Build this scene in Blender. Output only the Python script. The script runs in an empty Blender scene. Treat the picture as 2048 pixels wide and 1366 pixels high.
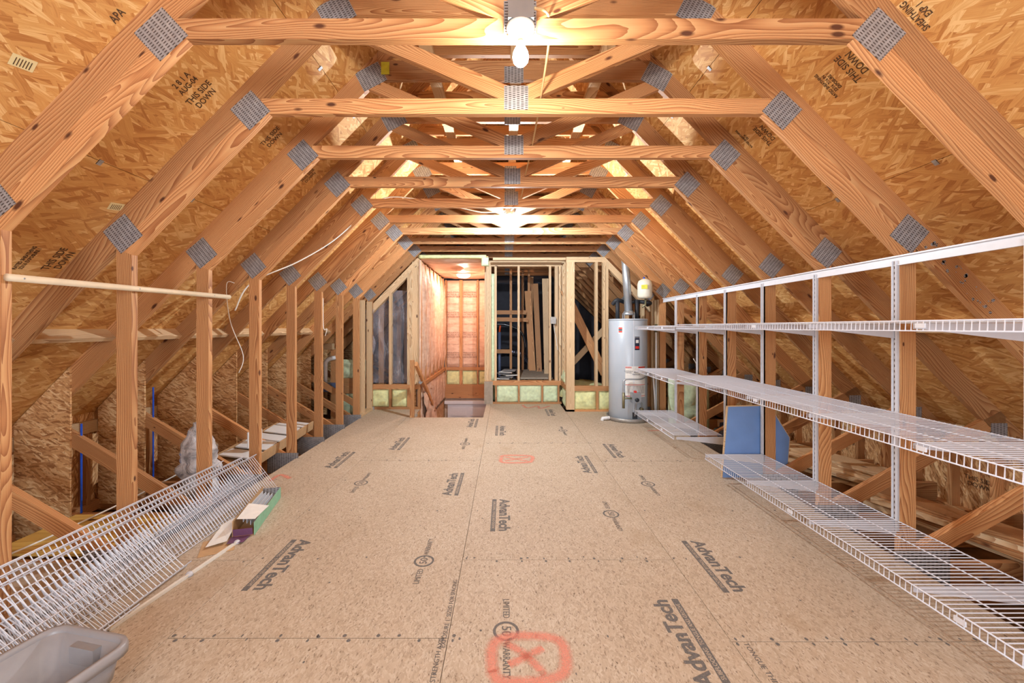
import bpy, bmesh, math, random
from mathutils import Matrix, Vector, noise
R = random.Random(7)
PI = math.pi
sc = bpy.context.scene
COL = sc.collection

# ------------------------------------------------------------------ camera
F, VX, VY, CH = 810.0, 1010.0, 655.0, 1.35       # focal length in px, vanishing point, eye height
cam_d = bpy.data.cameras.new('camera'); cam = bpy.data.objects.new('camera', cam_d); COL.objects.link(cam)
cam.location = (0, 0, CH); cam.rotation_euler = (PI/2, 0, 0)
cam_d.sensor_fit = 'HORIZONTAL'; cam_d.sensor_width = 36.0; cam_d.lens = 36.0*F/2048
cam_d.shift_x = (1024-VX)/2048; cam_d.shift_y = (VY-683)/2048
cam_d.clip_start = 0.05
sc.camera = cam
# ------------------------------------------------------------------ world, large lights, exposure
w = bpy.data.worlds.new('world'); sc.world = w; w.use_nodes = True
w.node_tree.nodes['Background'].inputs[0].default_value = (0.75, 0.85, 1, 1)
w.node_tree.nodes['Background'].inputs[1].default_value = 1.0
ad = bpy.data.lights.new('rear_fill_light', 'AREA'); ad.shape = 'RECTANGLE'; ad.size = 1.7; ad.size_y = 1.3
ad.energy = 138; ad.color = (0.82, 0.91, 1.0)
ao = bpy.data.objects.new('rear_fill_light', ad); COL.objects.link(ao)
ao.location = (0.065, -2.13, 1.55); ao.rotation_euler = (PI/2, 0, 0)   # added fill light behind the camera, at an opening made for it
BULB1, BULB2, BULB3 = 35, 200, 58                 # watts of the two attic bulbs and the stair light
sc.view_settings.view_transform = 'Standard'; sc.view_settings.look = 'None'
sc.view_settings.gamma = 1.0; sc.view_settings.use_curve_mapping = False
sc.view_settings.exposure = 0.34
sc.cycles.use_denoising = True
sc.cycles.max_bounces = 7; sc.cycles.diffuse_bounces = 3; sc.cycles.glossy_bounces = 2; sc.cycles.use_adaptive_sampling = True; sc.cycles.adaptive_threshold = 0.05; sc.cycles.adaptive_min_samples = 12; sc.cycles.transparent_max_bounces = 12
sc.cycles.sample_clamp_indirect = 6.0

# ------------------------------------------------------------------ helpers
WM = {}
def link(o, parent=None, M=None):
    COL.objects.link(o)
    M = M or Matrix.Identity(4)
    if parent is not None:
        o.parent = parent
        o.matrix_basis = WM[parent.name].inverted() @ M
    else:
        o.matrix_basis = M
    WM[o.name] = M.copy()
    return o
def tag(o, label=None, cat=None, group=None, kind=None):
    if label: o['label'] = label
    if cat: o['category'] = cat
    if group: o['group'] = group
    if kind: o['kind'] = kind
    return o
def thing(name, loc, label, cat, group=None, kind=None):
    o = bpy.data.objects.new(name, None); o.empty_display_size = 0.1
    link(o, None, Matrix.Translation(Vector(loc)))
    return tag(o, label, cat, group, kind)
def mesh(name, V, Fc, mat, parent=None, M=None, smooth=False):
    me = bpy.data.meshes.new(name); me.from_pydata([tuple(v) for v in V], [], Fc)
    me.validate(); me.update()
    bm = bmesh.new(); bm.from_mesh(me); bmesh.ops.recalc_face_normals(bm, faces=bm.faces); bm.to_mesh(me); bm.free()
    if mat: me.materials.append(mat)
    if smooth:
        for p in me.polygons: p.use_smooth = True
    return link(bpy.data.objects.new(name, me), parent, M)
def frame(o, x, z):
    x = Vector(x).normalized(); z = Vector(z); z = (z - x*z.dot(x)).normalized(); y = z.cross(x)
    M = Matrix((x, y, z)).transposed().to_4x4(); M.translation = Vector(o); return M
def prism(name, pts, d, y0, y1, mat, parent=None):
    """a flat member in a plane of constant y: outline pts (x,z), grain along d"""
    cx = sum(p[0] for p in pts)/len(pts); cz = sum(p[1] for p in pts)/len(pts)
    M = frame((cx, (y0+y1)/2, cz), (d[0], 0, d[1]), (-d[1], 0, d[0]))
    Mi = M.inverted(); n = len(pts)
    V = [Mi @ Vector((p[0], y0, p[1])) for p in pts] + [Mi @ Vector((p[0], y1, p[1])) for p in pts]
    Fc = [list(range(n)), list(range(2*n-1, n-1, -1))] + [[i, (i+1) % n, n+(i+1) % n, n+i] for i in range(n)]
    return mesh(name, V, Fc, mat, parent, M)
BOXF = [(0, 1, 3, 2), (4, 6, 7, 5), (0, 4, 5, 1), (2, 3, 7, 6), (0, 2, 6, 4), (1, 5, 7, 3)]
def boxv(a, b, c):
    return [(sx*a, sy*b, sz*c) for sx in (-.5, .5) for sy in (-.5, .5) for sz in (-.5, .5)]
def box(name, lo, hi, mat, parent=None, grain=None, rz=0):
    s = [hi[i]-lo[i] for i in range(3)]; c = [(hi[i]+lo[i])/2 for i in range(3)]
    a = s.index(max(s)) if grain is None else grain
    ax = [Vector((1, 0, 0)), Vector((0, 1, 0)), Vector((0, 0, 1))]
    x = ax[a]; z = ax[2] if a != 2 else ax[1]
    M = frame(c, x, z)
    if rz: M = Matrix.Translation(c) @ Matrix.Rotation(rz, 4, 'Z') @ Matrix.Translation(-Vector(c)) @ M
    y = M.to_3x3() @ Vector((0, 1, 0))
    if rz: y = z.cross(x)
    yi = max(range(3), key=lambda i: abs(y[i])); zi = max(range(3), key=lambda i: abs(z[i]))
    return mesh(name, boxv(s[a], s[yi], s[zi]), BOXF, mat, parent, M)
def beam(name, p0, p1, wd, th, mat, parent=None, up=(0, 0, 1)):
    p0 = Vector(p0); p1 = Vector(p1); M = frame((p0+p1)/2, p1-p0, up)
    return mesh(name, boxv((p1-p0).length, th, wd), BOXF, mat, parent, M)
def tubes(name, paths, mat, parent=None, n=8, smooth=True):
    """paths: list of (points, radius)"""
    V = []; Fc = []
    for pts, r in paths:
        pts = [Vector(p) for p in pts]; prev = None
        for i, p in enumerate(pts):
            t = (pts[min(i+1, len(pts)-1)] - pts[max(i-1, 0)]).normalized()
            if prev is None:
                u = Vector((0, 0, 1)) if abs(t.z) < .9 else Vector((1, 0, 0))
            else: u = prev
            u = (u - t*u.dot(t)).normalized(); prev = u; v = t.cross(u)
            b = len(V)
            rr = r[i] if isinstance(r, (list, tuple)) else r
            for k in range(n):
                a = 2*PI*k/n + PI/n
                V.append(p + u*rr*math.cos(a) + v*rr*math.sin(a))
            if i:
                for k in range(n):
                    Fc.append([b-n+k, b-n+(k+1) % n, b+(k+1) % n, b+k])
            else: Fc.append(list(range(b+n-1, b-1, -1)))
        Fc.append(list(range(len(V)-n, len(V))))
    return mesh(name, V, Fc, mat, parent, None, smooth)
def lathe(name, prof, c, mat, parent=None, n=32, axis=(0, 0, 1), smooth=True):
    M = frame(c, (1, 0, 0) if abs(axis[0]) < .9 else (0, 1, 0), axis)
    V = []; Fc = []
    for r, z in prof:
        for k in range(n): V.append((r*math.cos(2*PI*k/n), r*math.sin(2*PI*k/n), z))
    for i in range(len(prof)-1):
        for k in range(n):
            Fc.append([i*n+k, i*n+(k+1) % n, (i+1)*n+(k+1) % n, (i+1)*n+k])
    Fc.append(list(range(n-1, -1, -1))); Fc.append(list(range((len(prof)-1)*n, len(prof)*n)))
    o = mesh(name, V, Fc, mat, parent, M, smooth)
    return o
def grid(name, fn, nu, nv, mat, parent=None, M=None, smooth=True, thick=0.0):
    V = [fn(i/nu, j/nv) for i in range(nu+1) for j in range(nv+1)]
    Fc = [[i*(nv+1)+j, (i+1)*(nv+1)+j, (i+1)*(nv+1)+j+1, i*(nv+1)+j+1] for i in range(nu) for j in range(nv)]
    o = mesh(name, V, Fc, mat, parent, M, smooth)
    if thick:
        m = o.modifiers.new('solid', 'SOLIDIFY'); m.thickness = thick
    return o
def curve_smooth(pts, n=8):
    pts = [Vector(p) for p in pts]; out = []
    for i in range(len(pts)-1):
        p0 = pts[max(i-1, 0)]; p1 = pts[i]; p2 = pts[i+1]; p3 = pts[min(i+2, len(pts)-1)]
        for k in range(n):
            t = k/n
            out.append(.5*((2*p1)+(p2-p0)*t+(2*p0-5*p1+4*p2-p3)*t*t+(3*p1-p0-3*p2+p3)*t**3))
    out.append(pts[-1]); return out
def at(px, py, y):           # a photograph pixel at depth y
    return Vector(((px-VX)*y/F, y, CH-(py-VY)*y/F))
def fp(px, py):              # a photograph pixel on the attic floor
    y = CH*F/(py-VY); return Vector(((px-VX)*y/F, y, 0))
def text(name, body, M, size, mat, parent=None, align='CENTER', sx=1.0, bold=0.0):
    cu = bpy.data.curves.new(name, 'FONT'); cu.body = body; cu.size = size; cu.align_x = align; cu.align_y = 'CENTER'
    cu.resolution_u = 3; cu.extrude = 0.0003; cu.offset = bold
    cu.materials.append(mat)
    tmp = bpy.data.objects.new('tmp', cu); me = bpy.data.meshes.new_from_object(tmp); bpy.data.objects.remove(tmp)
    me.name = name
    if not me.materials: me.materials.append(mat)
    me.transform(Matrix.Diagonal((sx, 1, 1, 1)))
    return link(bpy.data.objects.new(name, me), parent, M)
def ftmat(p, xdir, up, lift=0.0008):
    return frame((p[0], p[1], p[2]+lift), xdir, Vector(xdir).cross(Vector(up)))

# ------------------------------------------------------------------ materials
def srgb(r, g, b):
    f = lambda c: (c/255/12.92) if c/255 <= .04045 else ((c/255+.055)/1.055)**2.4
    return (f(r), f(g), f(b), 1)
class NT:
    def __init__(s, name):
        s.m = bpy.data.materials.new(name); s.m.use_nodes = True; s.t = s.m.node_tree; s.b = s.t.nodes['Principled BSDF']
    def n(s, typ, **kw):
        nd = s.t.nodes.new(typ)
        for k, v in kw.items():
            if k.startswith('i_'):
                key = k[2:]; key = int(key) if key.isdigit() else key.replace('_', ' ')
                nd.inputs[key].default_value = v
            else: setattr(nd, k, v)
        return nd
    def l(s, a, b): s.t.links.new(a, b)
    def math(s, op, a, b=None, clamp=False):
        nd = s.t.nodes.new('ShaderNodeMath'); nd.operation = op; nd.use_clamp = clamp
        for i, v in enumerate((a, b)):
            if v is None: continue
            if isinstance(v, (int, float)): nd.inputs[i].default_value = v
            else: s.l(v, nd.inputs[i])
        return nd.outputs[0]
    def mix(s, fac, a, b, blend='MIX'):
        nd = s.t.nodes.new('ShaderNodeMix'); nd.data_type = 'RGBA'; nd.blend_type = blend
        for i, v in ((0, fac), (6, a), (7, b)):
            if isinstance(v, (int, float, tuple)): nd.inputs[i].default_value = v
            else: s.l(v, nd.inputs[i])
        return nd.outputs[2]
    def ramp(s, f, stops):
        nd = s.t.nodes.new('ShaderNodeValToRGB'); cr = nd.color_ramp
        while len(cr.elements) < len(stops): cr.elements.new(.5)
        for e, (p, c) in zip(cr.elements, stops): e.position = p; e.color = c
        s.l(f, nd.inputs[0]); return nd.outputs[0]
    def coords(s, rnd=40.0):
        tc = s.n('ShaderNodeTexCoord'); oi = s.n('ShaderNodeObjectInfo')
        k = s.n('ShaderNodeCombineXYZ')
        a = s.math('MULTIPLY', oi.outputs['Random'], rnd); s.l(a, k.inputs[0])
        b = s.math('MULTIPLY', s.math('FRACT', s.math('MULTIPLY', oi.outputs['Random'], 97.0)), rnd); s.l(b, k.inputs[1])
        v = s.n('ShaderNodeVectorMath', operation='ADD'); s.l(tc.outputs['Object'], v.inputs[0]); s.l(k.outputs[0], v.inputs[1])
        s.rand = oi.outputs['Random']; s.obj = tc.outputs['Object']
        return v.outputs[0]
    def mapping(s, vec, scale, rot=(0, 0, 0), loc=(0, 0, 0)):
        mp = s.n('ShaderNodeMapping'); mp.inputs['Scale'].default_value = scale
        mp.inputs['Rotation'].default_value = rot; mp.inputs['Location'].default_value = loc
        s.l(vec, mp.inputs[0]); return mp.outputs[0]
    def noise(s, vec, scale, detail=3, rough=.5, dist=0):
        nd = s.n('ShaderNodeTexNoise', i_Scale=scale, i_Detail=detail, i_Roughness=rough, i_Distortion=dist)
        s.l(vec, nd.inputs['Vector']); return nd.outputs['Fac']
    def bump(s, h, st=.3, d=.002):
        nd = s.n('ShaderNodeBump', i_Strength=st, i_Distance=d); s.l(h, nd.inputs['Height']); s.l(nd.outputs[0], s.b.inputs['Normal'])
def plain(name, col, rough=.6, metal=0, bump=0, nscale=30, var=.06):
    t = NT(name); v = t.coords(9.0)
    f = t.noise(v, nscale, 3)
    c2 = tuple(min(1, x*(1+var*2)) for x in col[:3])+(1,); c1 = tuple(x*(1-var*2) for x in col[:3])+(1,)
    t.l(t.ramp(f, [(.25, c1), (.75, c2)]), t.b.inputs['Base Color'])
    t.b.inputs['Roughness'].default_value = rough; t.b.inputs['Metallic'].default_value = metal
    if bump: t.bump(f, bump, .003)
    return t.m
def wood(name, light, mid, dark, ring=33.0, vary=.35):
    t = NT(name); v = t.coords(31.0)
    # slow wander along the grain, rings across it
    p = t.mapping(v, (.22, 1, 1))
    w1 = t.n('ShaderNodeTexNoise', i_Scale=2.6, i_Detail=2.0); t.l(p, w1.inputs['Vector'])
    off = t.n('ShaderNodeVectorMath', operation='SUBTRACT'); t.l(w1.outputs['Color'], off.inputs[0]); off.inputs[1].default_value = (.5, .5, .5)
    sc_ = t.n('ShaderNodeVectorMath', operation='SCALE'); t.l(off.outputs[0], sc_.inputs[0]); sc_.inputs['Scale'].default_value = .30
    # centre of the tree somewhere off the board
    r2 = t.n('ShaderNodeCombineXYZ')
    t.l(t.math('MULTIPLY_ADD', t.rand, .16), r2.inputs[1])
    ob = t.mapping(t.obj, (.05, 1, 1))
    a1 = t.n('ShaderNodeVectorMath', operation='ADD'); t.l(ob, a1.inputs[0]); t.l(sc_.outputs[0], a1.inputs[1])
    sh = t.n('ShaderNodeCombineXYZ')
    t.l(t.math('SUBTRACT', t.math('MULTIPLY', t.rand, .22), .11), sh.inputs[2])
    t.l(t.math('ADD', t.math('MULTIPLY', t.math('FRACT', t.math('MULTIPLY', t.rand, 57.0)), .09), .015), sh.inputs[1])
    a2 = t.n('ShaderNodeVectorMath', operation='ADD'); t.l(a1.outputs[0], a2.inputs[0]); t.l(sh.outputs[0], a2.inputs[1])
    wv = t.n('ShaderNodeTexWave', wave_type='RINGS', rings_direction='X', wave_profile='SAW', i_Scale=ring, i_Distortion=1.0, i_Detail=1.0)
    wv.inputs['Detail Scale'].default_value = 1.5
    t.l(a2.outputs[0], wv.inputs['Vector'])
    fib = t.noise(t.mapping(v, (1.2, 90, 90)), 3.0, 1)
    blot = t.noise(t.mapping(v, (.6, 3, 3)), 2.0, 1)
    g = t.math('ADD', t.math('MULTIPLY', wv.outputs['Fac'], .62), t.math('MULTIPLY', fib, .38))
    c = t.ramp(g, [(.15, light), (.5, mid), (.85, dark)])
    # tone of each board
    tone = t.math('ADD', t.math('MULTIPLY', t.math('FRACT', t.math('MULTIPLY', t.rand, 13.7)), vary), 1-vary*.55)
    tone = t.math('MULTIPLY', tone, t.math('ADD', t.math('MULTIPLY', blot, .3), .85))
    tn = t.n('ShaderNodeCombineColor'); 
    for i in range(3): t.l(tone, tn.inputs[i])
    c = t.mix(1.0, c, tn.outputs[0], 'MULTIPLY')
    # knots
    vo = t.n('ShaderNodeTexVoronoi', i_Scale=1.0); t.l(t.mapping(v, (4.6, 11, 11)), vo.inputs['Vector'])
    sep = t.n('ShaderNodeSeparateColor'); t.l(vo.outputs['Color'], sep.inputs[0])
    dk = t.math('SUBTRACT', 1.0, t.math('DIVIDE', vo.outputs['Distance'], t.math('ADD', t.math('MULTIPLY', sep.outputs[1], .12), .065)), clamp=True)
    kn = t.math('MULTIPLY', t.math('MULTIPLY', dk, 2.2, clamp=True), t.math('GREATER_THAN', sep.outputs[0], .42))
    c = t.mix(kn, c, (.10, .028, .010, 1))
    t.l(c, t.b.inputs['Base Color'])
    t.b.inputs['Roughness'].default_value = .62
    return t.m
def osb(name, cols, scale=1.0, fleck=.0, dirs=(.0, .55, -.6), stain=None, bump=.25, aniso=6.0, contrast=.62, xz=False):
    t = NT(name); v = t.coords(60.0)
    if xz: v = t.mapping(v, (1, 1, 1), rot=(PI/2, 0, 0))
    wn = t.n('ShaderNodeTexNoise', i_Scale=5.0*scale, i_Detail=1.0); t.l(v, wn.inputs['Vector'])
    of = t.n('ShaderNodeVectorMath', operation='SUBTRACT'); t.l(wn.outputs['Color'], of.inputs[0]); of.inputs[1].default_value = (.5, .5, .5)
    s2 = t.n('ShaderNodeVectorMath', operation='SCALE'); s2.inputs['Scale'].default_value = .045/scale; t.l(of.outputs[0], s2.inputs[0])
    ad_ = t.n('ShaderNodeVectorMath', operation='ADD'); t.l(v, ad_.inputs[0]); t.l(s2.outputs[0], ad_.inputs[1]); v2 = ad_.outputs[0]
    best = val = None
    for i, a in enumerate(dirs):
        rr = t.n('ShaderNodeVectorRotate', rotation_type='Z_AXIS'); rr.inputs['Angle'].default_value = a; t.l(v2, rr.inputs[0])
        vo = t.n('ShaderNodeTexVoronoi', voronoi_dimensions='2D', i_Scale=1.0); t.l(t.mapping(rr.outputs[0], (7*scale, 7*aniso*scale, 1), loc=(i*3.3, i*5.1, 0)), vo.inputs['Vector'])
        sp = t.n('ShaderNodeSeparateColor'); t.l(vo.outputs['Color'], sp.inputs[0])
        fb = t.noise(t.mapping(rr.outputs[0], (10*scale, 170*scale, 1), loc=(i, 0, 0)), 1.0, 1)
        vv = t.math('ADD', t.math('MULTIPLY', sp.outputs[0], contrast), t.math('MULTIPLY', fb, 1-contrast))
        if best is None: best, val = sp.outputs[1], vv
        else:
            g = t.math('GREATER_THAN', sp.outputs[1], best)
            val = t.math('ADD', t.math('MULTIPLY', vv, g), t.math('MULTIPLY', val, t.math('SUBTRACT', 1.0, g)))
            best = t.math('MAXIMUM', sp.outputs[1], best)
    big = t.noise(v, 1.7, 2)
    val = t.math('ADD', val, t.math('MULTIPLY', t.math('SUBTRACT', big, .5), .35))
    n = len(cols)
    c = t.ramp(val, [(.22+.56*i/(n-1), cc) for i, cc in enumerate(cols)])
    if fleck:
        fl = t.noise(t.mapping(v, (60, 140, 60)), 1.0, 2)
        c = t.mix(t.math('MULTIPLY', t.math('SUBTRACT', fl, .60, clamp=True), 6.0*fleck, clamp=True), c, (cols[0][0]*.35, cols[0][1]*.28, cols[0][2]*.22, 1))
    if stain:
        st = t.noise(v, 2.3, 3, .6)
        c = t.mix(t.math('MULTIPLY', t.math('SUBTRACT', st, .60, clamp=True), 3.0, clamp=True), c, stain)
    t.l(c, t.b.inputs['Base Color'])
    t.b.inputs['Roughness'].default_value = .68
    return t.m
M_ = {}
M_['pine'] = wood('pine_lumber', srgb(212, 162, 110), srgb(196, 138, 88), srgb(148, 88, 48), vary=.45)
M_['pine_pale'] = wood('pale_lumber', srgb(230, 202, 164), srgb(218, 184, 142), srgb(182, 138, 98), vary=.25)
M_['dowel'] = plain('pale_dowel', srgb(226, 206, 176), .5, nscale=12, var=.03)
M_['osb_roof'] = osb('roof_osb', [srgb(180, 118, 60), srgb(206, 148, 84), srgb(214, 160, 94), srgb(236, 194, 134)], 1.15, contrast=.5)
M_['osb_wall'] = osb('wall_osb', [srgb(160, 106, 62), srgb(204, 150, 98), srgb(222, 172, 118), srgb(240, 204, 154)], 2.0, fleck=.4, dirs=(1.2, 1.7, .9), xz=True)
M_['osb_floor'] = osb('floor_osb', [srgb(170, 150, 128), srgb(186, 166, 144), srgb(191, 172, 151), srgb(203, 188, 169)], 6.5, fleck=1.0, stain=srgb(166, 140, 110), aniso=3.0, contrast=.5)
def plate_mat():
    t = NT('galvanised_plate'); tc = t.n('ShaderNodeTexCoord'); sp = t.n('ShaderNodeSeparateXYZ'); t.l(tc.outputs['Object'], sp.inputs[0])
    u = t.math('MULTIPLY', sp.outputs[0], 42.0); row = t.math('FLOOR', u)
    vv = t.math('ADD', t.math('MULTIPLY', sp.outputs[2], 80.0), t.math('MULTIPLY', row, .5))
    fu = t.math('ABSOLUTE', t.math('SUBTRACT', t.math('FRACT', u), .5)); fv = t.math('ABSOLUTE', t.math('SUBTRACT', t.math('FRACT', vv), .5))
    slot = t.math('MULTIPLY', t.math('LESS_THAN', fu, .30), t.math('LESS_THAN', fv, .20))
    nz = t.noise(t.mapping(tc.outputs['Object'], (30, 30, 30)), 1.0, 3)
    c = t.ramp(nz, [(.3, srgb(150, 148, 150)), (.7, srgb(180, 178, 180))])
    c = t.mix(slot, c, srgb(84, 76, 74))
    t.l(c, t.b.inputs['Base Color']); t.b.inputs['Metallic'].default_value = .35; t.b.inputs['Roughness'].default_value = .5
    t.bump(t.math('SUBTRACT', 1.0, slot), .5, .002)
    return t.m
M_['plate'] = plate_mat()
M_['plate_blue'] = plain('blue_grey_steel', srgb(104, 116, 150), .5, .3)
M_['white'] = plain('white_enamel', srgb(220, 221, 228), .35, var=.015)
M_['white_wire'] = plain('white_vinyl_wire', srgb(222, 224, 234), .35, var=.01)
M_['bracket'] = plain('pale_bracket', srgb(206, 206, 214), .4, var=.02)
M_['steel'] = plain('galvanised_steel', srgb(178, 184, 190), .38, .7, nscale=8)
M_['pan'] = plain('aluminium_pan', srgb(160, 154, 148), .45, .4)
M_['tank'] = plain('grey_tank_enamel', srgb(178, 186, 196), .32, nscale=4, var=.02)
M_['tank_cream'] = plain('cream_tank', srgb(236, 228, 208), .4, var=.02)
M_['black'] = plain('black_foam', srgb(38, 40, 46), .6)
M_['black_gloss'] = plain('black_gloss', srgb(22, 24, 32), .2)
M_['pvc'] = plain('white_pvc', srgb(232, 234, 236), .35, var=.01)
M_['cable'] = plain('white_cable', srgb(236, 232, 224), .45, var=.02)
M_['cable_tan'] = plain('tan_cable', srgb(222, 190, 140), .5, var=.02)
M_['brass'] = plain('brass', srgb(136, 132, 104), .4, .6)
M_['insul'] = plain('yellow_fibreglass', srgb(226, 226, 168), .95, bump=.8, nscale=22, var=.08)
M_['insul_green'] = plain('pale_green_fibreglass', srgb(214, 228, 190), .95, bump=.8, nscale=22, var=.08)
M_['insul_dirty'] = plain('dusty_insulation', srgb(120, 92, 66), .95, bump=.8, nscale=14, var=.16)
M_['grey_panel'] = plain('grey_board', srgb(164, 150, 134), .8, nscale=16, var=.08)
M_['door'] = plain('painted_door', srgb(226, 222, 226), .4, var=.01)
M_['blue_board'] = plain('blue_board_face', srgb(116, 150, 204), .5, nscale=6, var=.03)
M_['blue_line'] = plain('blue_tape', srgb(30, 86, 206), .5)
M_['tote'] = plain('grey_plastic', srgb(150, 146, 148), .42, var=.02)
M_['cardboard'] = plain('cardboard', srgb(196, 158, 116), .8, var=.04)
M_['green_card'] = plain('green_printed_card', srgb(140, 196, 164), .5, var=.05)
M_['purple_card'] = plain('purple_printed_card', srgb(116, 76, 108), .45, var=.05)
M_['paper'] = plain('white_paper', srgb(232, 228, 222), .7, var=.03)
M_['ink'] = plain('grey_stamp_ink', srgb(106, 101, 98), .8, nscale=160, var=.2)
M_['ink_dark'] = plain('black_stamp_ink', srgb(86, 60, 38), .8, nscale=120, var=.2)
M_['ink_kraft'] = plain('kraft_print_ink', srgb(120, 76, 66), .8)
M_['red'] = plain('red_print', srgb(214, 50, 40), .5)
M_['navy'] = plain('navy_print', srgb(40, 44, 66), .5)
M_['orange'] = plain('orange_plastic', srgb(240, 96, 40), .5)
M_['yellow_label'] = plain('yellow_label', srgb(214, 208, 60), .5)
M_['sticker'] = plain('tan_sticker', srgb(226, 208, 158), .6, var=.02)
M_['ply'] = wood('yellow_plywood', srgb(222, 184, 100), srgb(214, 172, 88), srgb(196, 148, 72), ring=8, vary=.1)
M_['wrap'] = plain('dark_house_wrap', srgb(58, 56, 66), .7, nscale=3, var=.12)
M_['dark'] = plain('dark_void', srgb(34, 26, 24), .9)
M_['foil'] = plain('foil_duct', srgb(96, 104, 124), .22, .9, bump=1.0, nscale=24, var=.25)
M_['porcelain'] = plain('white_porcelain', srgb(244, 240, 230), .25, var=.01)
def kraft():
    t = NT('kraft_facing'); v = t.coords(20.0)
    f = t.noise(t.mapping(v, (3, 3, 9)), 2.0, 4)
    t.l(t.ramp(f, [(.3, srgb(214, 172, 146)), (.7, srgb(236, 204, 180))]), t.b.inputs['Base Color'])
    t.b.inputs['Roughness'].default_value = .5
    wr = t.noise(t.mapping(v, (14, 14, 3)), 1.5, 4, .6, .6); t.bump(wr, .7, .01)
    return t.m
M_['kraft'] = kraft()
def plastic():
    t = NT('clear_poly_sheet'); v = t.coords(8.0); n = t.t.nodes
    f = t.noise(t.mapping(v, (3, 3, 1.2)), 2.2, 4, .55, .8)
    t.b.inputs['Base Color'].default_value = srgb(196, 190, 200); t.b.inputs['Roughness'].default_value = .18
    tr = n.new('ShaderNodeBsdfTransparent'); mx = n.new('ShaderNodeMixShader')
    t.l(t.ramp(f, [(.35, (.16, .16, .16, 1)), (.72, (.50, .50, .50, 1))]), mx.inputs[0])
    t.l(tr.outputs[0], mx.inputs[1]); t.l(t.b.outputs[0], mx.inputs[2]); t.l(mx.outputs[0], n['Material Output'].inputs[0])
    t.bump(f, .9, .02); return t.m
M_['plastic'] = plastic()
def bagmat():
    t = NT('crumpled_white_bag'); v = t.coords(8.0)
    f = t.noise(v, 9.0, 5, .65, 1.0)
    t.l(t.ramp(f, [(.35, srgb(150, 148, 152)), (.5, srgb(206, 204, 208)), (.62, srgb(232, 232, 236)), (.66, srgb(150, 170, 210))]), t.b.inputs['Base Color'])
    t.b.inputs['Roughness'].default_value = .3; t.bump(f, 1.0, .02); return t.m
M_['bag'] = bagmat()
def spray():
    t = NT('orange_spray_paint'); n = t.t.nodes
    at_ = n.new('ShaderNodeAttribute'); at_.attribute_name = 'edge'
    tc = t.n('ShaderNodeTexCoord'); f = t.noise(tc.outputs['Object'], 160.0, 2)
    a = t.math('MULTIPLY', t.math('SUBTRACT', t.math('ADD', t.math('MULTIPLY', at_.outputs['Fac'], 1.1), f), .80), 1.3, clamp=True)
    t.b.inputs['Base Color'].default_value = srgb(252, 150, 128); t.b.inputs['Roughness'].default_value = .8
    tr = n.new('ShaderNodeBsdfTransparent'); mx = n.new('ShaderNodeMixShader')
    t.l(t.math('MULTIPLY', a, .55), mx.inputs[0]); t.l(tr.outputs[0], mx.inputs[1]); t.l(t.b.outputs[0], mx.inputs[2]); t.l(mx.outputs[0], n['Material Output'].inputs[0])
    return t.m
M_['spray'] = spray()
def glow_glass(name, col, strength):
    """frosted lamp glass: glows and lets the filament's light through"""
    t = NT(name); n = t.t.nodes
    em = n.new('ShaderNodeEmission'); em.inputs[0].default_value = col; em.inputs[1].default_value = strength
    tr = n.new('ShaderNodeBsdfTransparent'); ad_ = n.new('ShaderNodeAddShader')
    t.l(em.outputs[0], ad_.inputs[0]); t.l(tr.outputs[0], ad_.inputs[1]); t.l(ad_.outputs[0], n['Material Output'].inputs[0])
    t.m.cycles.emission_sampling = 'NONE'
    return t.m
def filament(name, loc, col, watts, rad, parent):
    d = bpy.data.lights.new(name, 'POINT'); d.energy = watts; d.color = col[:3]; d.shadow_soft_size = rad
    return link(bpy.data.objects.new(name, d), parent, Matrix.Translation(Vector(loc)))

# ------------------------------------------------------------------ roof geometry
CX = 0.065                                   # centre line of the attic
Y1, DY = 1.744, 0.61                         # nearest truss in view, truss spacing
S = 1.025                                    # roof slope
up = lambda v: 4.392-S*v                     # underside of roof sheathing at distance v from the centre
lo = lambda v: 4.192-S*v                     # lower edge of the top chord
sl = lambda v: 4.063-S*v                     # lower edge of the scab under it
YF, YB = -2.15, 10.3                         # gable ends
HW = 2.235                                   # half width between knee-wall posts
WL, WR = 3.69, 3.80                          # half widths to the eave walls
def YT(k): return Y1+DY*(k-1)

# roof deck: every sheet of sheathing is a panel
ceiling = thing('ceiling', (CX, 4, 3), 'sloping roof deck of orange brown oriented strand board sheets', 'roof', kind='structure')
edges = [0.0, .44, 1.29, 2.14, 2.99, 3.86]
for s in (-1, 1):
    for i in range(len(edges)-1):
        a, b = edges[i], edges[i+1]
        ys = [YF-.1]; y = YF-.1+(1.1 if i % 2 else 2.3)
        while y < YB+.1: ys.append(y); y += 2.44
        ys.append(YB+.1)
        for y0, y1 in zip(ys[:-1], ys[1:]):
            g = .0015
            c = Vector((CX+s*(a+b)/2, (y0+y1)/2, up((a+b)/2)+.008))
            d = Vector((s, 0, -S)).normalized()
            M = frame(c, (0, 1, 0), Vector((s*S, 0, 1)))
            mesh('osb_panel', boxv(y1-y0-2*g, (b-a)*math.sqrt(1+S*S)-2*g, .014), BOXF, M_['osb_roof'], ceiling, M)
outer = thing('ceiling', (CX, 4, 4), 'dark roofing felt above the sheathing', 'roof', kind='structure')
for s in (-1, 1):
    M = frame(Vector((CX+s*2.0, (YF+YB)/2, up(2.0)+.03)), (0, 1, 0), Vector((s*S, 0, 1)))
    mesh('roofing_felt', boxv(YB-YF+.4, 4.0*math.sqrt(1+S*S), .01), BOXF, M_['dark'], outer, M)

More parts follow.
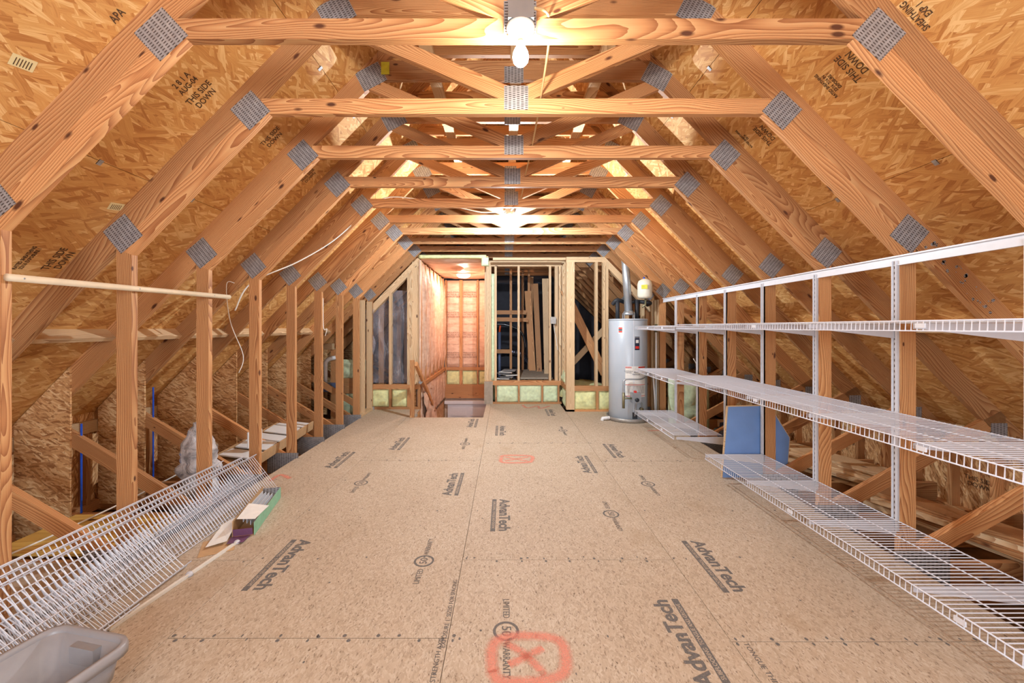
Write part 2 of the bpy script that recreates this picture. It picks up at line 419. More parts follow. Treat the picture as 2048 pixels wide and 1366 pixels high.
# ------------------------------------------------------------------ floor
floor = thing('floor', (0, 3, 0), 'tan subfloor of large wood panels with grey printed stamps', 'floor', kind='structure')
XL, XR = -2.16, 2.30
FLP = []
def strip(x0, x1, ys, mat=M_['osb_floor']):
    for y0, y1 in zip(ys[:-1], ys[1:]):
        g = .002
        M = frame(((x0+x1)/2, (y0+y1)/2, -.009), (0, 1, 0), (0, 0, 1))
        FLP.append(mesh('osb_panel', boxv(y1-y0-2*g, x1-x0-1.4*g, .018), BOXF, mat, floor, M))
HX0, HX1, HY = -1.40, -.33, 6.08             # stairwell hole
strip(XL, -1.467, [YF, -.09, 2.35, 4.76, 6.70])
strip(-1.467, -.247, [YF, -.68, 1.76, 4.11, HY])
strip(-1.467, HX0, [HY, 6.70]); strip(HX1, -.247, [HY, 7.16])
strip(-.247, .973, [YF, -.087, 2.353, 4.73, 7.16])
strip(.973, 2.193, [YF, -.7, 1.74, 4.09, 6.52])
strip(2.193, XR, [YF, 1.74, 6.52])
base = box('floor', (CX-WL, YF, -.32), (HX0, YB, -.27), M_['insul_dirty']); tag(base, 'dusty insulation between the joists beside the subfloor', 'floor', kind='structure')
for a, b in (((HX0, YF, -.32), (HX1, HY, -.27)), ((HX1, YF, -.32), (CX+WR, YB, -.27)), ((HX0, 9.6, -.32), (HX1, YB, -.27))):
    box('insulation_bed', a, b, M_['insul_dirty'], base)

# prints, nails and paint on the floor
def stamp(px, py, mirrored, size=.108):
    p = fp(px, py)
    if mirrored: xd, ud = (0, 1, 0), (-1, 0, 0)
    else: xd, ud = (0, -1, 0), (1, 0, 0)
    M = ftmat(p, xd, ud)
    t = text('printed_stamp', 'AdvanTech', M, size, M_['ink'], floor, sx=1.0, bold=.003)
    q = p - Vector(ud)*.075
    M2 = ftmat(q, xd, ud, .0005)
    mesh('printed_bar', boxv(.50, .032, .0006), BOXF, M_['ink'], floor, M2)
    text('printed_line', 'SUBFLOORING  TONGUE AND GROOVE', ftmat(q, xd, ud, .001), .026, M_['osb_floor'], floor, sx=.9)
for a in ((570, 1125, 0), (902, 967, 1), (1008, 1028, 0), (1005, 861, 0), (795, 887, 1), (676, 919, 1), (1432, 1128, 0), (1362, 1275, 1), (1166, 928, 1), (1232, 901, 0), (1104, 825, 0), (942, 846, 1)):
    stamp(*a)
def emblem(px, py, m):
    p = fp(px, py); xd, ud = ((0, 1, 0), (-1, 0, 0)) if m else ((0, -1, 0), (1, 0, 0))
    n = 28; V = []; Fc = []
    for k in range(n):
        c, s_ = math.cos(2*PI*k/n), math.sin(2*PI*k/n)
        V += [(.058*c, .058*s_, 0), (.046*c, .046*s_, 0)]
    for k in range(n): Fc.append([2*k, 2*((k+1) % n), 2*((k+1) % n)+1, 2*k+1])
    mesh('printed_emblem', V, Fc, M_['ink'], floor, ftmat(p, xd, ud))
    text('printed_number', '50', ftmat(p, xd, ud), .062, M_['ink'], floor)
    text('printed_word', 'LIMITED', ftmat(p-Vector(xd)*.145, xd, ud), .046, M_['ink'], floor, sx=.8)
    text('printed_word', 'WARRANTY', ftmat(p+Vector(xd)*.155, xd, ud), .044, M_['ink'], floor, sx=.75)
for a in ((848, 1122, 1), (722, 966, 1), (1222, 1028, 0), (1296, 968, 0), (1012, 1262, 0), (930, 888, 1), (1126, 861, 0)): emblem(*a)
text('printed_line', 'EXPOSURE 1  SIZED FOR SPACING', ftmat(fp(900, 1220), (0, 1, 0), (-1, 0, 0)), .03, M_['ink'], floor)
text('printed_line', '96 13 2004  STRENGTH AXIS', ftmat(fp(868, 1350), (0, 1, 0), (-1, 0, 0)), .03, M_['ink'], floor)
text('printed_line', 'TONGUE THIS EDGE', ftmat(fp(1535, 1345), (0, -1, 0), (1, 0, 0)), .032, M_['ink'], floor)
# nail heads, too small to pick apart
V = []; Fc = []
def disc(x, y, r=.006):
    b = len(V); e = .6+R.random()*.8
    for k in range(6): V.append((x+r*e*math.cos(PI*k/3), y+r*1.4*math.sin(PI*k/3), .0006))
    Fc.append(list(range(b, b+6)))
for k in range(-1, 9):
    yy = Y1+.019+DY*(k-1)
    for j in range(15):
        if R.random() < .82: disc(XL+.12+j*.31+R.uniform(-.03, .03), yy+R.uniform(-.012, .012))
    for j in range(12):
        if R.random() < .5: disc(R.uniform(XL+.1, XR-.1), yy+R.uniform(-.25, .25), .0045)
for yy, xa, xb in ((2.353, -.247, .973), (1.76, -1.467, -.247), (1.74, .973, 2.2), (4.11, -1.4, -.25), (4.09, .98, 2.2), (4.73, -.24, .97)):
    n = int((xb-xa)/.15)
    for j in range(n+1):
        for d in (-.014, .014):
            if R.random() < .8: disc(xa+.03+j*.15+R.uniform(-.02, .02), yy+d, .007)
nails = mesh('nail_heads', V, Fc, M_['ink'], floor); nails['kind'] = 'stuff'
def ribbon(name, pts, wd, parent):
    pts = curve_smooth(pts, 6); V = []; Fc = []; E = []
    for i, p in enumerate(pts):
        t = (pts[min(i+1, len(pts)-1)]-pts[max(i-1, 0)]).normalized(); nrm = Vector((-t.y, t.x, 0))
        for k, e in ((-1.3, 0), (-.3, .9), (.3, .9), (1.3, 0)):
            V.append((p.x+nrm.x*wd*k, p.y+nrm.y*wd*k, .0012)); E.append(e)
        if i:
            b = 4*i
            for k in range(3): Fc.append([b-4+k, b-3+k, b+k+1, b+k])
    o = mesh(name, V, Fc, M_['spray'], parent)
    at_ = o.data.attributes.new('edge', 'FLOAT', 'POINT')
    for i, e in enumerate(E): at_.data[i].value = e
    return o
def fpts(*a): return [fp(*q) for q in a]
ribbon('spray_mark', fpts((985, 1345), (985, 1295), (1010, 1275), (1070, 1272), (1118, 1282), (1132, 1320), (1120, 1352), (1060, 1364), (1000, 1362), (985, 1340)), .034, floor)
ribbon('spray_mark', fpts((1010, 1285), (1050, 1310), (1090, 1350)), .026, floor)
ribbon('spray_mark', fpts((1086, 1296), (1055, 1312), (1018, 1330)), .026, floor)
ribbon('spray_mark', fpts((1003, 915), (1010, 911), (1060, 912), (1064, 920), (1055, 925), (1006, 925), (1003, 916)), .03, floor)
ribbon('spray_mark', fpts((1010, 914), (1058, 923)), .02, floor)
ribbon('spray_mark', fpts((1010, 922), (1058, 914)), .02, floor)
ribbon('spray_mark', fpts((1045, 810), (1055, 816), (1075, 812), (1080, 817), (1100, 812)), .035, floor)
ribbon('spray_mark', fpts((540, 962), (560, 950), (580, 957)), .03, floor)
ribbon('spray_mark', fpts((1295, 862), (1335, 860)), .025, floor)

# ------------------------------------------------------------------ eave and gable walls
wl = box('wall_left', (CX-WL-.03, YF, -.3), (CX-WL, YB, .75), M_['osb_wall']); tag(wl, 'low oriented strand board eave wall on the left side', 'wall', kind='structure')
wr = box('wall_right', (CX+WR, YF, -.3), (CX+WR+.03, YB, .62), M_['osb_wall']); tag(wr, 'low oriented strand board eave wall behind the shelving', 'wall', kind='structure')
for s, o, X in ((-1, wl, CX-WL), (1, wr, CX+WR)):
    a, b = (X, X+.038) if s < 0 else (X-.038, X)
    box('top_plate', (a, 0.5, .44), (b, YB, .545), M_['pine_pale'], o)
    box('sill_plate', (a-.02 if s > 0 else a, .5, -.24), (b if s > 0 else b+.02, YB, -.16), M_['pine'], o)
    y = 1.0
    while y < 9.8:
        box('stud', (a-.0 if s < 0 else a-.03, y, -.16), (b+.03 if s < 0 else b, y+.038, .44), M_['pine'], o); y += .305
    k = 0
    for y in (2.1, 3.30, 4.5) if s > 0 else (2.72, 3.95, 4.6):
        xx = X+.003 if s < 0 else X-.003
        M = frame((xx, y, .08), (0, 1, 0), (1, 0, 0)) if s < 0 else frame((xx, y, .08), (0, -1, 0), (-1, 0, 0))
        text('printed_stamp', 'THIS SIDE\nDOWN', M, .05, M_['ink_dark'], o)
wf = thing('wall_front', (0, YF, 0), 'gable end wall of strand board with an opening added for fill light', 'wall', kind='structure')
ww, wz0, wz1 = .9, .85, 2.25  # opening cut in the unseen wall to go with the added fill light
def gable(parent, y0, y1, hole=None):
    ap = [(CX-3.75, -.3), (CX+3.85, -.3), (CX+3.85, up(3.85)+.02), (CX, 4.4), (CX-3.75, up(3.75)+.02)]
    if hole is None: return prism('wall_wrap', ap, (1, 0), y0, y1, M_['wrap'], parent)
    hx, z0, z1 = hole
    prism('osb_panel', [(CX-3.75, -.3), (CX-hx, -.3), (CX-hx, up(hx)), (CX-3.75, up(3.75)+.02)], (0, 1), y0, y1, M_['osb_wall'], parent)
    prism('osb_panel', [(CX+hx, -.3), (CX+3.85, -.3), (CX+3.85, up(3.85)+.02), (CX+hx, up(hx))], (0, 1), y0, y1, M_['osb_wall'], parent)
    prism('osb_panel', [(CX-hx, -.3), (CX+hx, -.3), (CX+hx, z0), (CX-hx, z0)], (1, 0), y0, y1, M_['osb_wall'], parent)
    prism('osb_panel', [(CX-hx, z1), (CX+hx, z1), (CX+hx, up(hx)), (CX, 4.4), (CX-hx, up(hx))], (1, 0), y0, y1, M_['osb_wall'], parent)
gable(wf, YF-.02, YF, (ww, wz0, wz1))
we = thing('wall_end', (0, YB, 0), 'far gable end wall in the unlit attic', 'wall', kind='structure')
gable(we, YB, YB+.02)

# ------------------------------------------------------------------ roof trusses
NAMES = ['nearest', 'second', 'third', 'fourth', 'fifth', 'sixth', 'seventh', 'eighth', 'ninth']
TL = ['roof truss nearest the camera, carrying the warm lit bulb',
      'second roof truss from the camera, its collar tie crossing below the warm bulb',
      'third roof truss from the camera, closet rod ending at its left post',
      'fourth roof truss from the camera, blue board leaning at its right post',
      'fifth roof truss from the camera, just in front of the cool white bulb',
      'sixth roof truss from the camera, cool white bulb fixed on its collar tie',
      'seventh roof truss from the camera, right behind the cool white bulb',
      'eighth roof truss from the camera, above the water heater side of the stair opening',
      'ninth roof truss, at the framed end wall over the stairwell',
      'first roof truss beyond the framed end wall', 'second roof truss beyond the framed end wall',
      'third roof truss beyond the framed end wall', 'fourth roof truss beyond the framed end wall',
      'fifth roof truss beyond the framed end wall']
T = .038
def plate(parent, v, z, wd, ht, ang, y=-.0205):
    M = Matrix.Translation(parent_loc(parent)+Vector((v, y, z))) @ Matrix.Rotation(ang, 4, 'Y')
    return mesh('gusset_plate', boxv(wd, .002, ht), BOXF, M_['plate'], parent, M)
def parent_loc(p): return WM[p.name].translation
NTH = ['first', 'second', 'third', 'fourth', 'fifth', 'sixth', 'seventh', 'eighth', 'ninth']
def make_truss(k):
    y = YT(k)+T/2
    t = thing('roof_truss', (CX, y, 0), TL[k-1], 'roof truss', 'roof trusses in a row')
    def pm(name, pts, d, y0=-T/2, y1=T/2, mat='pine'):
        return prism(name, [(CX+p[0], p[1]) for p in pts], d, y+y0, y+y1, M_[mat], t)
    for s in (-1, 1):
        f = lambda pts: [(s*a, b) for a, b in pts]
        end = WL-.005 if s < 0 else WR-.02
        d = (s, -S)
        pm('top_chord', f([(1.002, lo(1.002)), (1.002, up(1.002)-.001), (end, up(end)-.001), (end, lo(end))]), d)
        pm('scab', f([(1.436, 2.592), (1.561, 2.592), (2.324, 1.810), (HW, 1.772)]), d)
        pm('post', f([(HW, -.26), (HW+.089, -.26), (HW+.089, 1.810), (HW, 1.772)]), (0, 1))
        pm('web', f([(.10, 2.681), (0, 2.681), (0, 2.735), (1.0, 3.163), (1.068, 3.097)]), (s*1, .43), -T/2, T/2)
        pm('cap_chord', f([(0, up(0)-.13), (0, up(0)-.002), (1.0, up(1.0)-.002), (1.0, up(1.0)-.13)]), d)
        if s < 0:
            pm('diagonal_web', f([(3.5, .74), (3.5, .63), (2.324, -.075), (2.324, .033)]), (s, .6))
        else:
            pm('diagonal_web', f([(3.60, .76), (3.60, .65), (2.324, -.05), (2.324, .063)]), (s, .55))
        plate(t, s*1.545, 2.612, .165, .165, s*math.radians(43))
        plate(t, s*2.285, 1.895, .165, .165, s*math.radians(40))
        plate(t, s*1.045, 3.185, .19, .15, s*math.radians(28))
        plate(t, s*2.36, -.05, .32, .21, 0)
        if s > 0: plate(t, 3.55, .60, .12, .10, 0)
    pm('collar_tie', [(-1.561, 2.592), (1.561, 2.592), (1.474, 2.681), (-1.474, 2.681)], (1, 0))
    pm('flat_chord', [(-1.002, 3.165), (1.002, 3.165), (1.002, 3.305), (-1.002, 3.305)], (1, 0))
    pm('cap_base', [(-.96, 3.345), (.96, 3.345), (.88, 3.434), (-.88, 3.434)], (1, 0))
    if k <= 8: pm('bottom_chord', [(-WL+.02, -.26), (WR-.05, -.26), (WR-.05, -.02), (-WL+.02, -.02)], (1, 0))
    plate(t, 0, 2.685, .14, .14, 0); plate(t, 0, 3.20, .14, .12, 0)
    # strand board heel panel on the left, facing the room
    hp = pm('heel_panel', [(-3.235, -.2), (-3.235, up(3.235)-.01), (-WL+.045, up(WL-.045)-.01), (-WL+.045, -.2)], (0, 1), -.031, -.0195, 'osb_wall')
    return t
proto = make_truss(1); tr = {1: proto}
for k in range(2, 15):
    if k == 9: pass
    r = proto.copy(); y = YT(k)+T/2
    link(r, None, Matrix.Translation(Vector((CX, y, 0))))
    r['label'] = TL[k-1]
    if k > 9: r['group'] = 'roof trusses beyond the end wall'
    for ch in list(proto.children):
        if k > 8 and ch.name.startswith('bottom_chord'): continue
        c = ch.copy(); COL.objects.link(c); c.parent = r; WM[c.name] = WM[r.name] @ c.matrix_basis
    tr[k] = r
# blocking between the rafters under the sheathing joint
for s in (-1, 1):
    for k in range(1, 10):
        if k > 8: continue
        v = 2.99 if s < 0 else 2.93
        c = Vector((CX+s*v, YT(k)+T+(DY-T)/2, up(v)))
        n = Vector((-s*S, 0, -1)).normalized()      # into the room
        d = Vector((-s, 0, S)).normalized()         # up the slope
        o = mesh('blocking', boxv(DY-T-.001, .038, .089), BOXF, M_['pine_pale'], ceiling, frame(c+n*.046, (0, 1, 0), n))
# purlins over the flat chords
for v in (-.62, .02, .66):
    box('purlin', (CX+v-.045, Y1-.6, 3.306), (CX+v+.045, YB-.1, 3.344), M_['pine_pale'], ceiling)
V = []; Fc = []
for i in range(46):
    v = 2.55+R.gauss(0, .10) + (.22 if i % 5 == 0 else 0); z = (up(v)+lo(v))/2+R.uniform(-.06, .06); r = R.choice((.003, .004, .006, .010)); b = len(V)
    for k in range(7):
        a = 2*PI*k/7; rr = r*R.uniform(.7, 1.4); V.append((CX+v+rr*math.cos(a), YT(2)-.0006, z+rr*math.sin(a)))
    Fc.append(list(range(b, b+7)))
sp_ = mesh('paint_splatter', V, Fc, M_['plate'], tr[2]); sp_['kind'] = 'stuff'
# blue tape on some heel panels
for k, zz in ((3, .74), (4, .92), (5, .98)):
    p = box('tape_strip', (CX-3.195, YT(k)+.02, -.10), (CX-3.186, YT(k)+.028, zz-.1), M_['blue_line'], tr[k]); 
for k in (4,):
    box('tape_strip', (CX-3.32, YT(k)+.05, -.10), (CX-3.305, YT(k)+.06, .7), M_['blue_line'], tr[k])
# OSB stamps and stickers on the roof
def roof_pt(s, v, y, lift=.004): return Vector((CX+s*v, y, up(v)-lift))
def roof_text(s, v, y, body, size, turn=0, mat='ink_dark'):
    n = Vector((-s*S, 0, -1)).normalized()
    M = frame(roof_pt(s, v, y), (-s, 0, S), n)
    text('printed_stamp', body, M, size*.85, M_[mat], ceiling, sx=.75, bold=.0006)
def roof_from_px(px, py, s):      # where the line of sight through a pixel meets the deck
    a = (px-VX)/F; b = (VY-py)/F
    # CH+b*y = 4.392 - S*s*(a*y-CX)
    y = (4.392+S*s*CX-CH)/(b+S*s*a); return s*(a*y-CX), y
for px, py, body, size, turn in ((405, 190, 'THIS SIDE\nDOWN', .062, PI), (370, 165, '2 8 1 A\nAUG-04', .055, PI), (545, 275, 'THIS SIDE\nDOWN', .062, PI), (618, 352, 'THIS SIDE\nDOWN', .055, PI), (120, 518, 'THIS SIDE\nDOWN', .062, PI), (55, 515, 'RATED SHEATHING\n32/16 EXPOSURE 1', .03, PI), (235, 30, 'APA', .055, PI)):
    v, y = roof_from_px(px, py, -1); roof_text(-1, v, y, body, size, turn)
for px, py, body, size, turn in ((1705, 130, 'THIS SIDE\nDOWN', .062, PI), (1660, 165, 'RATED SHEATHING\n32/16  7/16 IN\nEXPOSURE 1', .03, PI), (1530, 268, 'THIS SIDE\nDOWN', .06, PI), (1830, 30, 'RATED\nSHEATHING\nEXP 1', .045, PI), (1490, 275, 'RATED SHEATHING\n32/16', .03, PI)):
    v, y = roof_from_px(px, py, 1); roof_text(1, v, y, body, size, turn)
for px, py, s in ((46, 124, -1), (232, 412, -1)):
    v, y = roof_from_px(px, py, s); n = Vector((-s*S, 0, -1)).normalized()
    M = frame(roof_pt(s, v, y, .004), (0, 1, 0), n)
    st = mesh('barcode_sticker', boxv(.075, .05, .001), BOXF, M_['sticker'], ceiling, M @ Matrix.Rotation(.2, 4, 'Z'))
    text('barcode_lines', '||||||', M @ Matrix.Translation((0, 0, .001)) @ Matrix.Rotation(.2, 4, 'Z'), .036, M_['ink_dark'], ceiling)
# metal sheathing clips at the panel joints
for s, v in ((-1, 2.14), (1, 2.14), (-1, 1.29), (1, 1.29)):
    for k in range(1, 8):
        n = Vector((-s*S, 0, -1)).normalized()
        M = frame(roof_pt(s, v, YT(k)+.33, .003), (0, 1, 0), n)
        mesh('sheathing_clip', boxv(.022, .032, .006), BOXF, M_['plate'], ceiling, M)

# ------------------------------------------------------------------ lamps
def bulb_lamp(x, y, z, label, col, watts, cable=True):
    """square box on the collar tie, porcelain holder facing down, clear bulb"""
    t = thing('bulb_lamp', (x, y, z), label, 'lamp', 'bare bulb lamps')
    box('junction_box', (x-.052, y-.054, z+.012), (x+.052, y+.052, z+.105), M_['steel'], t)
    lathe('lamp_holder', [(.058, .010), (.060, .004), (.056, -.004), (.030, -.014), (.024, -.040), (.020, -.044)], (x, y-.004, z), M_['porcelain'], t)
    lathe('bulb_cap', [(.0135, -.040), (.0135, -.058)], (x, y-.004, z), M_['brass'], t, 16)
    prof = [(.013, -.056), (.015, -.066), (.024, -.082), (.032, -.100), (.034, -.116), (.031, -.134), (.020, -.147), (.006, -.152)]
    lathe('bulb', prof, (x, y-.004, z), glow_glass('bulb_glow', col, 6.0), t, 20)
    filament('filament', (x, y-.004, z-.105), col, watts, .022, t)
    return t
la = bulb_lamp(CX, YT(1)-.055, 2.590, 'warm lit bulb on a white porcelain holder below the nearest collar tie', (1, .90, .76, 1), BULB1)
lb = bulb_lamp(CX-.01, YT(6)-.055, 2.665, 'cool white glaring bulb in the middle of the attic', (.80, .92, 1, 1), BULB2)
t = thing('ceiling_light', (-.85, 8.3, 2.45), 'glowing round ceiling light above the stairwell', 'lamp')
lathe('rim', [(.155, 0), (.155, -.02), (.145, -.024)], (-.85, 8.3, 2.455), M_['porcelain'], t)
lathe('glass_shade', [(.14, -.02), (.132, -.05), (.10, -.078), (.05, -.09), (.01, -.093)], (-.85, 8.3, 2.455), glow_glass('stair_glow', (1, .80, .62, 1), 6.0), t, 24)
filament('filament', (-.85, 8.3, 2.41), (1, .70, .52, 1), BULB3, .03, t)

# ------------------------------------------------------------------ back wall framing
wb = thing('wall_back', (0, 6.7, 0), 'open stud end wall with low insulated knee section', 'wall', kind='structure')
def stud(x0, x1, y0, y1, z0, z1, mat='pine_pale', name='stud', parent=None):
    return box(name, (x0, y0, z0), (x1, y1, z1), M_[mat], parent or wb)
def batt(name, lo_, hi_, axis, mat, parent, bulge=.03, seed=0, pleat=0, nu=10, nv=14, face=-1):
    """soft insulation panel filling lo..hi; axis is the thin one, bulging towards face"""
    a = [0, 1, 2]; a.remove(axis); u, v = a
    def fn(i, j):
        p = [0, 0, 0]
        p[u] = lo_[u]+(hi_[u]-lo_[u])*i; p[v] = lo_[v]+(hi_[v]-lo_[v])*j
        e = min(1, 6*min(i, 1-i))*min(1, 6*min(j, 1-j))
        nz = noise.noise(Vector((p[0]*9+seed, p[1]*9, p[2]*9)))*.6+noise.noise(Vector((p[0]*25+seed, p[1]*25, p[2]*25)))*.3
        if pleat: nz = nz*.5+.5*math.sin((i*7+.6*math.sin(j*5+seed))*PI)
        base_ = lo_[axis] if face < 0 else hi_[axis]
        p[axis] = base_+face*bulge*e*(.55+nz)
        return p
    V = [fn(i/nu, j/nv) for i in range(nu+1) for j in range(nv+1)]
    m = len(V)
    Fc = [[i*(nv+1)+j, (i+1)*(nv+1)+j, (i+1)*(nv+1)+j+1, i*(nv+1)+j+1] for i in range(nu) for j in range(nv)]
    back = hi_[axis] if face < 0 else lo_[axis]
    cor = [(0, 0), (nu, 0), (nu, nv), (0, nv)]
    rim = [i*(nv+1) for i in range(nu+1)]+[nu*(nv+1)+j for j in range(1, nv+1)]+[i*(nv+1)+nv for i in range(nu-1, -1, -1)]+[j for j in range(nv-1, 0, -1)]
    for q in rim:
        p = list(V[q]); p[axis] = back; V.append(p)
    n = len(rim)
    for i in range(n): Fc.append([rim[i], rim[(i+1) % n], m+(i+1) % n, m+i])
    Fc.append([m+i for i in range(n)])
    o = mesh(name, V, Fc, M_[mat], parent, None, True); return o
Z0, Z1 = .33, .41                         # sill over the low insulated wall
YLW, YC, YR = 6.68, 7.15, 6.50            # planes of the left, centre and right parts
# left part with the plastic sheet
stud(-2.34, -1.40, YLW, YLW+.089, Z0, Z1, 'pine', 'sill_plate'); stud(-2.34, -1.40, YLW, YLW+.089, 0, .038, 'pine', 'sole_plate')
for x0 in (-2.30, -1.915, -1.615, -1.575, -1.44):
    top = min(2.45, sl(abs(x0-CX-.04))-.05)
    stud(x0, x0+.04, YLW, YLW+.089, Z1, top)
    stud(x0, x0+.038, YLW, YLW+.089, .038, Z0, 'pine')
stud(-1.535, -1.44, YLW+.01, YLW+.05, Z1, 2.44)
beam('sloping_plate', (CX-2.30, YLW+.045, sl(2.30)-.09), (CX-1.47, YLW+.045, sl(1.47)-.09), .10, .089, M_['pine_pale'], wb)
batt('insulation_batt', (-2.26, YLW+.03, .04), (-1.92, YLW+.12, Z0), 1, 'insul', wb, .04, 1)
batt('insulation_batt', (-1.87, YLW+.03, .04), (-1.62, YLW+.12, Z0), 1, 'insul', wb, .04, 2)
def pfn(i, j):
    x = -2.34+i*.86; z = .42+j*(1.55+.0*i)
    z = min(z, sl(abs(x-CX))-.10)
    return (x, YLW+.10+.03*noise.noise(Vector((x*4, z*2.2, 1)))+.02*math.sin((x*9+z*5)), z)
ps = grid('plastic_sheet', pfn, 18, 28, M_['plastic']); tag(ps, 'clear plastic sheet hung across the left opening of the end wall', 'sheet')
def pfn2(i, j):
    x = -2.33+i*.16; z = .9+j*.75
    return (x+.05*math.sin(j*7)*i, YLW-.035-.03*i*noise.noise(Vector((x*9, z*6, 4)))-.02*math.sin(j*9), z)
ps = grid('plastic_scrap', pfn2, 8, 16, M_['plastic']); tag(ps, 'loose torn strip of clear plastic on the left corner stud', 'sheet')
# studs that continue the left knee wall
stud(CX-HW-.089, CX-HW, 6.25, 6.288, 0, sl(HW)-.0); stud(CX-HW-.089, CX-HW, 6.60, 6.638, 0, sl(HW)-.0)
stud(CX-HW-.089, CX-HW+.01, 6.06, 6.68, 0.0, .038, 'pine_pale', 'sole_plate')
# centre part
CXL, CXR = -.36, 1.0
stud(CXL+.02, CXR, YC, YC+.12, Z0, Z1, 'pine', 'sill_plate'); stud(CXL, CXR, YC, YC+.089, 0, .03, 'pine', 'sole_plate')
stud(CXL, CXR, YC, YC+.089, 2.43, 2.472, 'pine_pale', 'top_plate'); stud(CXL, CXR, YC, YC+.089, 2.474, 2.515, 'pine_pale', 'top_plate')
stud(CXL, CXR+.1, YC+.3, YC+.39, 2.53, 2.58, 'pine_pale', 'header')
stud(-.2, CXR+.1, 6.72, 6.80, 2.47, 2.51, 'pine_pale', 'header')
for x0 in (-.362, -.322, -.282, -.186, .222, .777, .88, .95):
    wdt = .04 if x0 != .88 else .058
    stud(x0, x0+wdt-.001, YC, YC+.089, Z1, 2.43)
for x0 in (-.175, .228, .642, .93): stud(x0, x0+.032, YC, YC+.089, .03, Z0, 'pine')
for i, (a, b) in enumerate(((-.143, .228), (.26, .642), (.674, .93))):
    batt('insulation_batt', (a, YC+.03, .03), (b, YC+.11, Z0), 1, 'insul_green', wb, .045, i*5+7)
batt('insulation_strip', (-.242, YC+.02, Z1), (-.188, YC+.1, 2.3), 1, 'insul_green', wb, .05, 17, nu=4, nv=24)
box('grey_panel', (-.366, YC-.014, .0), (-.215, YC-.002, .40), M_['grey_panel'], wb)
# return to the right part
XC = .987
stud(XC, XC+.089, YR+.09, YC, Z0, Z1, 'pine', 'sill_plate')
for y0 in (6.60, 6.72, 6.90, 7.05): stud(XC, XC+.089, y0, y0+.038, Z1, 2.43)
batt('insulation_batt', (XC+.03, YR+.09, .02), (XC+.09, YC-.03, Z0), 0, 'insul_green', wb, .04, 31, nu=12, nv=8)
batt('insulation_wad', (XC+.02, 6.68, Z1), (XC+.09, 7.0, Z1+.22), 0, 'insul_green', wb, .06, 36, nu=10, nv=8)
stud(XC, XC+.05, YR, YR+.089, 0, 2.40); stud(XC+.05, XC+.13, YR, YR+.089, 0, 2.40)
# right part
XE = 2.30
stud(XC+.13, XE, YR, YR+.089, Z0, Z1, 'pine', 'sill_plate'); stud(XC, XE, YR, YR+.089, 0.0, .03, 'pine', 'sole_plate')
stud(XC, 1.56, YR, YR+.089, 2.40, 2.44, 'pine_pale', 'top_plate'); stud(XC, 1.60, YR, YR+.089, 2.442, 2.482, 'pine_pale', 'top_plate')
for x0 in (1.45, 1.575, 1.62, 1.95, 2.2):
    stud(x0, x0+.04, YR, YR+.089, Z1, min(2.40, sl(abs(x0-CX)+.02)-.04))
for x0 in (1.467, 1.80, 2.1): stud(x0, x0+.036, YR, YR+.089, .03, Z0, 'pine')
for i, (a, b) in enumerate(((1.12, 1.467), (1.503, 1.80), (1.836, 2.1))):
    batt('insulation_batt', (a, YR+.03, .03), (b, YR+.11, Z0), 1, 'insul', wb, .045, i*5+43)
beam('sloping_plate', (CX+1.50, YR+.045, sl(1.50)-.07), (CX+2.3, YR+.045, sl(2.3)-.07), .09, .089, M_['pine_pale'], wb)
# right knee wall continues to the heater with doubled studs
for y0 in (6.10, 6.22, 6.36): stud(CX+HW+.001, CX+HW+.09, y0, y0+.038, 0, sl(HW))
stud(2.05, 2.09, YR-.02, YR-.001, Z1, 1.6); 

# ------------------------------------------------------------------ stairwell
ws = thing('wall_stair', (-.9, 8, 0), 'stairwell walls lined with paper faced insulation glowing pink', 'wall', kind='structure')
SX0, SX1, SY1 = -1.40, -.33, 9.46
zc = 2.46
ys = [6.80, 7.19, 7.60, 8.00, 8.41, 8.82, 9.22, SY1]
for i in range(len(ys)-1):
    stud(SX0-.09, SX0+.004, ys[i]-.02, ys[i]+.018, .42, zc, 'pine', parent=ws)
    batt('insulation_batt', (SX0-.09, ys[i]+.02, .42), (SX0-.02, ys[i+1]-.02, zc), 0, 'kraft', ws, .05, 60+i*3, pleat=1, nu=14, nv=26, face=1)
    batt('insulation_batt', (SX0-.09, ys[i]+.02, -.35), (SX0-.02, ys[i+1]-.02, .36), 0, 'kraft', ws, .04, 90+i*3, pleat=1, nu=10, nv=12, face=1)
stud(SX0-.09, SX0+.02, 6.78, SY1, .36, .42, 'pine', 'ledge', ws)
box('osb_panel', (SX0-.13, 6.78, -2.6), (SX0-.095, SY1+.1, zc), M_['osb_wall'], ws)
box('osb_panel', (SX0-.095, HY+.02, -2.6), (SX0-.02, SY1+.1, -.02), M_['osb_wall'], ws)
box('osb_panel', (SX1+.0, HY+.02, -2.6), (SX1+.03, SY1+.1, -.02), M_['kraft'], ws)
box('drywall', (SX1+.005, 7.24, -.02), (SX1+.02, SY1+.1, zc), M_['kraft'], ws)
box('osb_panel', (SX0-.095, HY+.002, -2.6), (SX1+.03, HY+.018, -.02), M_['osb_wall'], ws)
batts = [(-1.36, -1.063), (-.993, -.654), (-.607, -.35)]
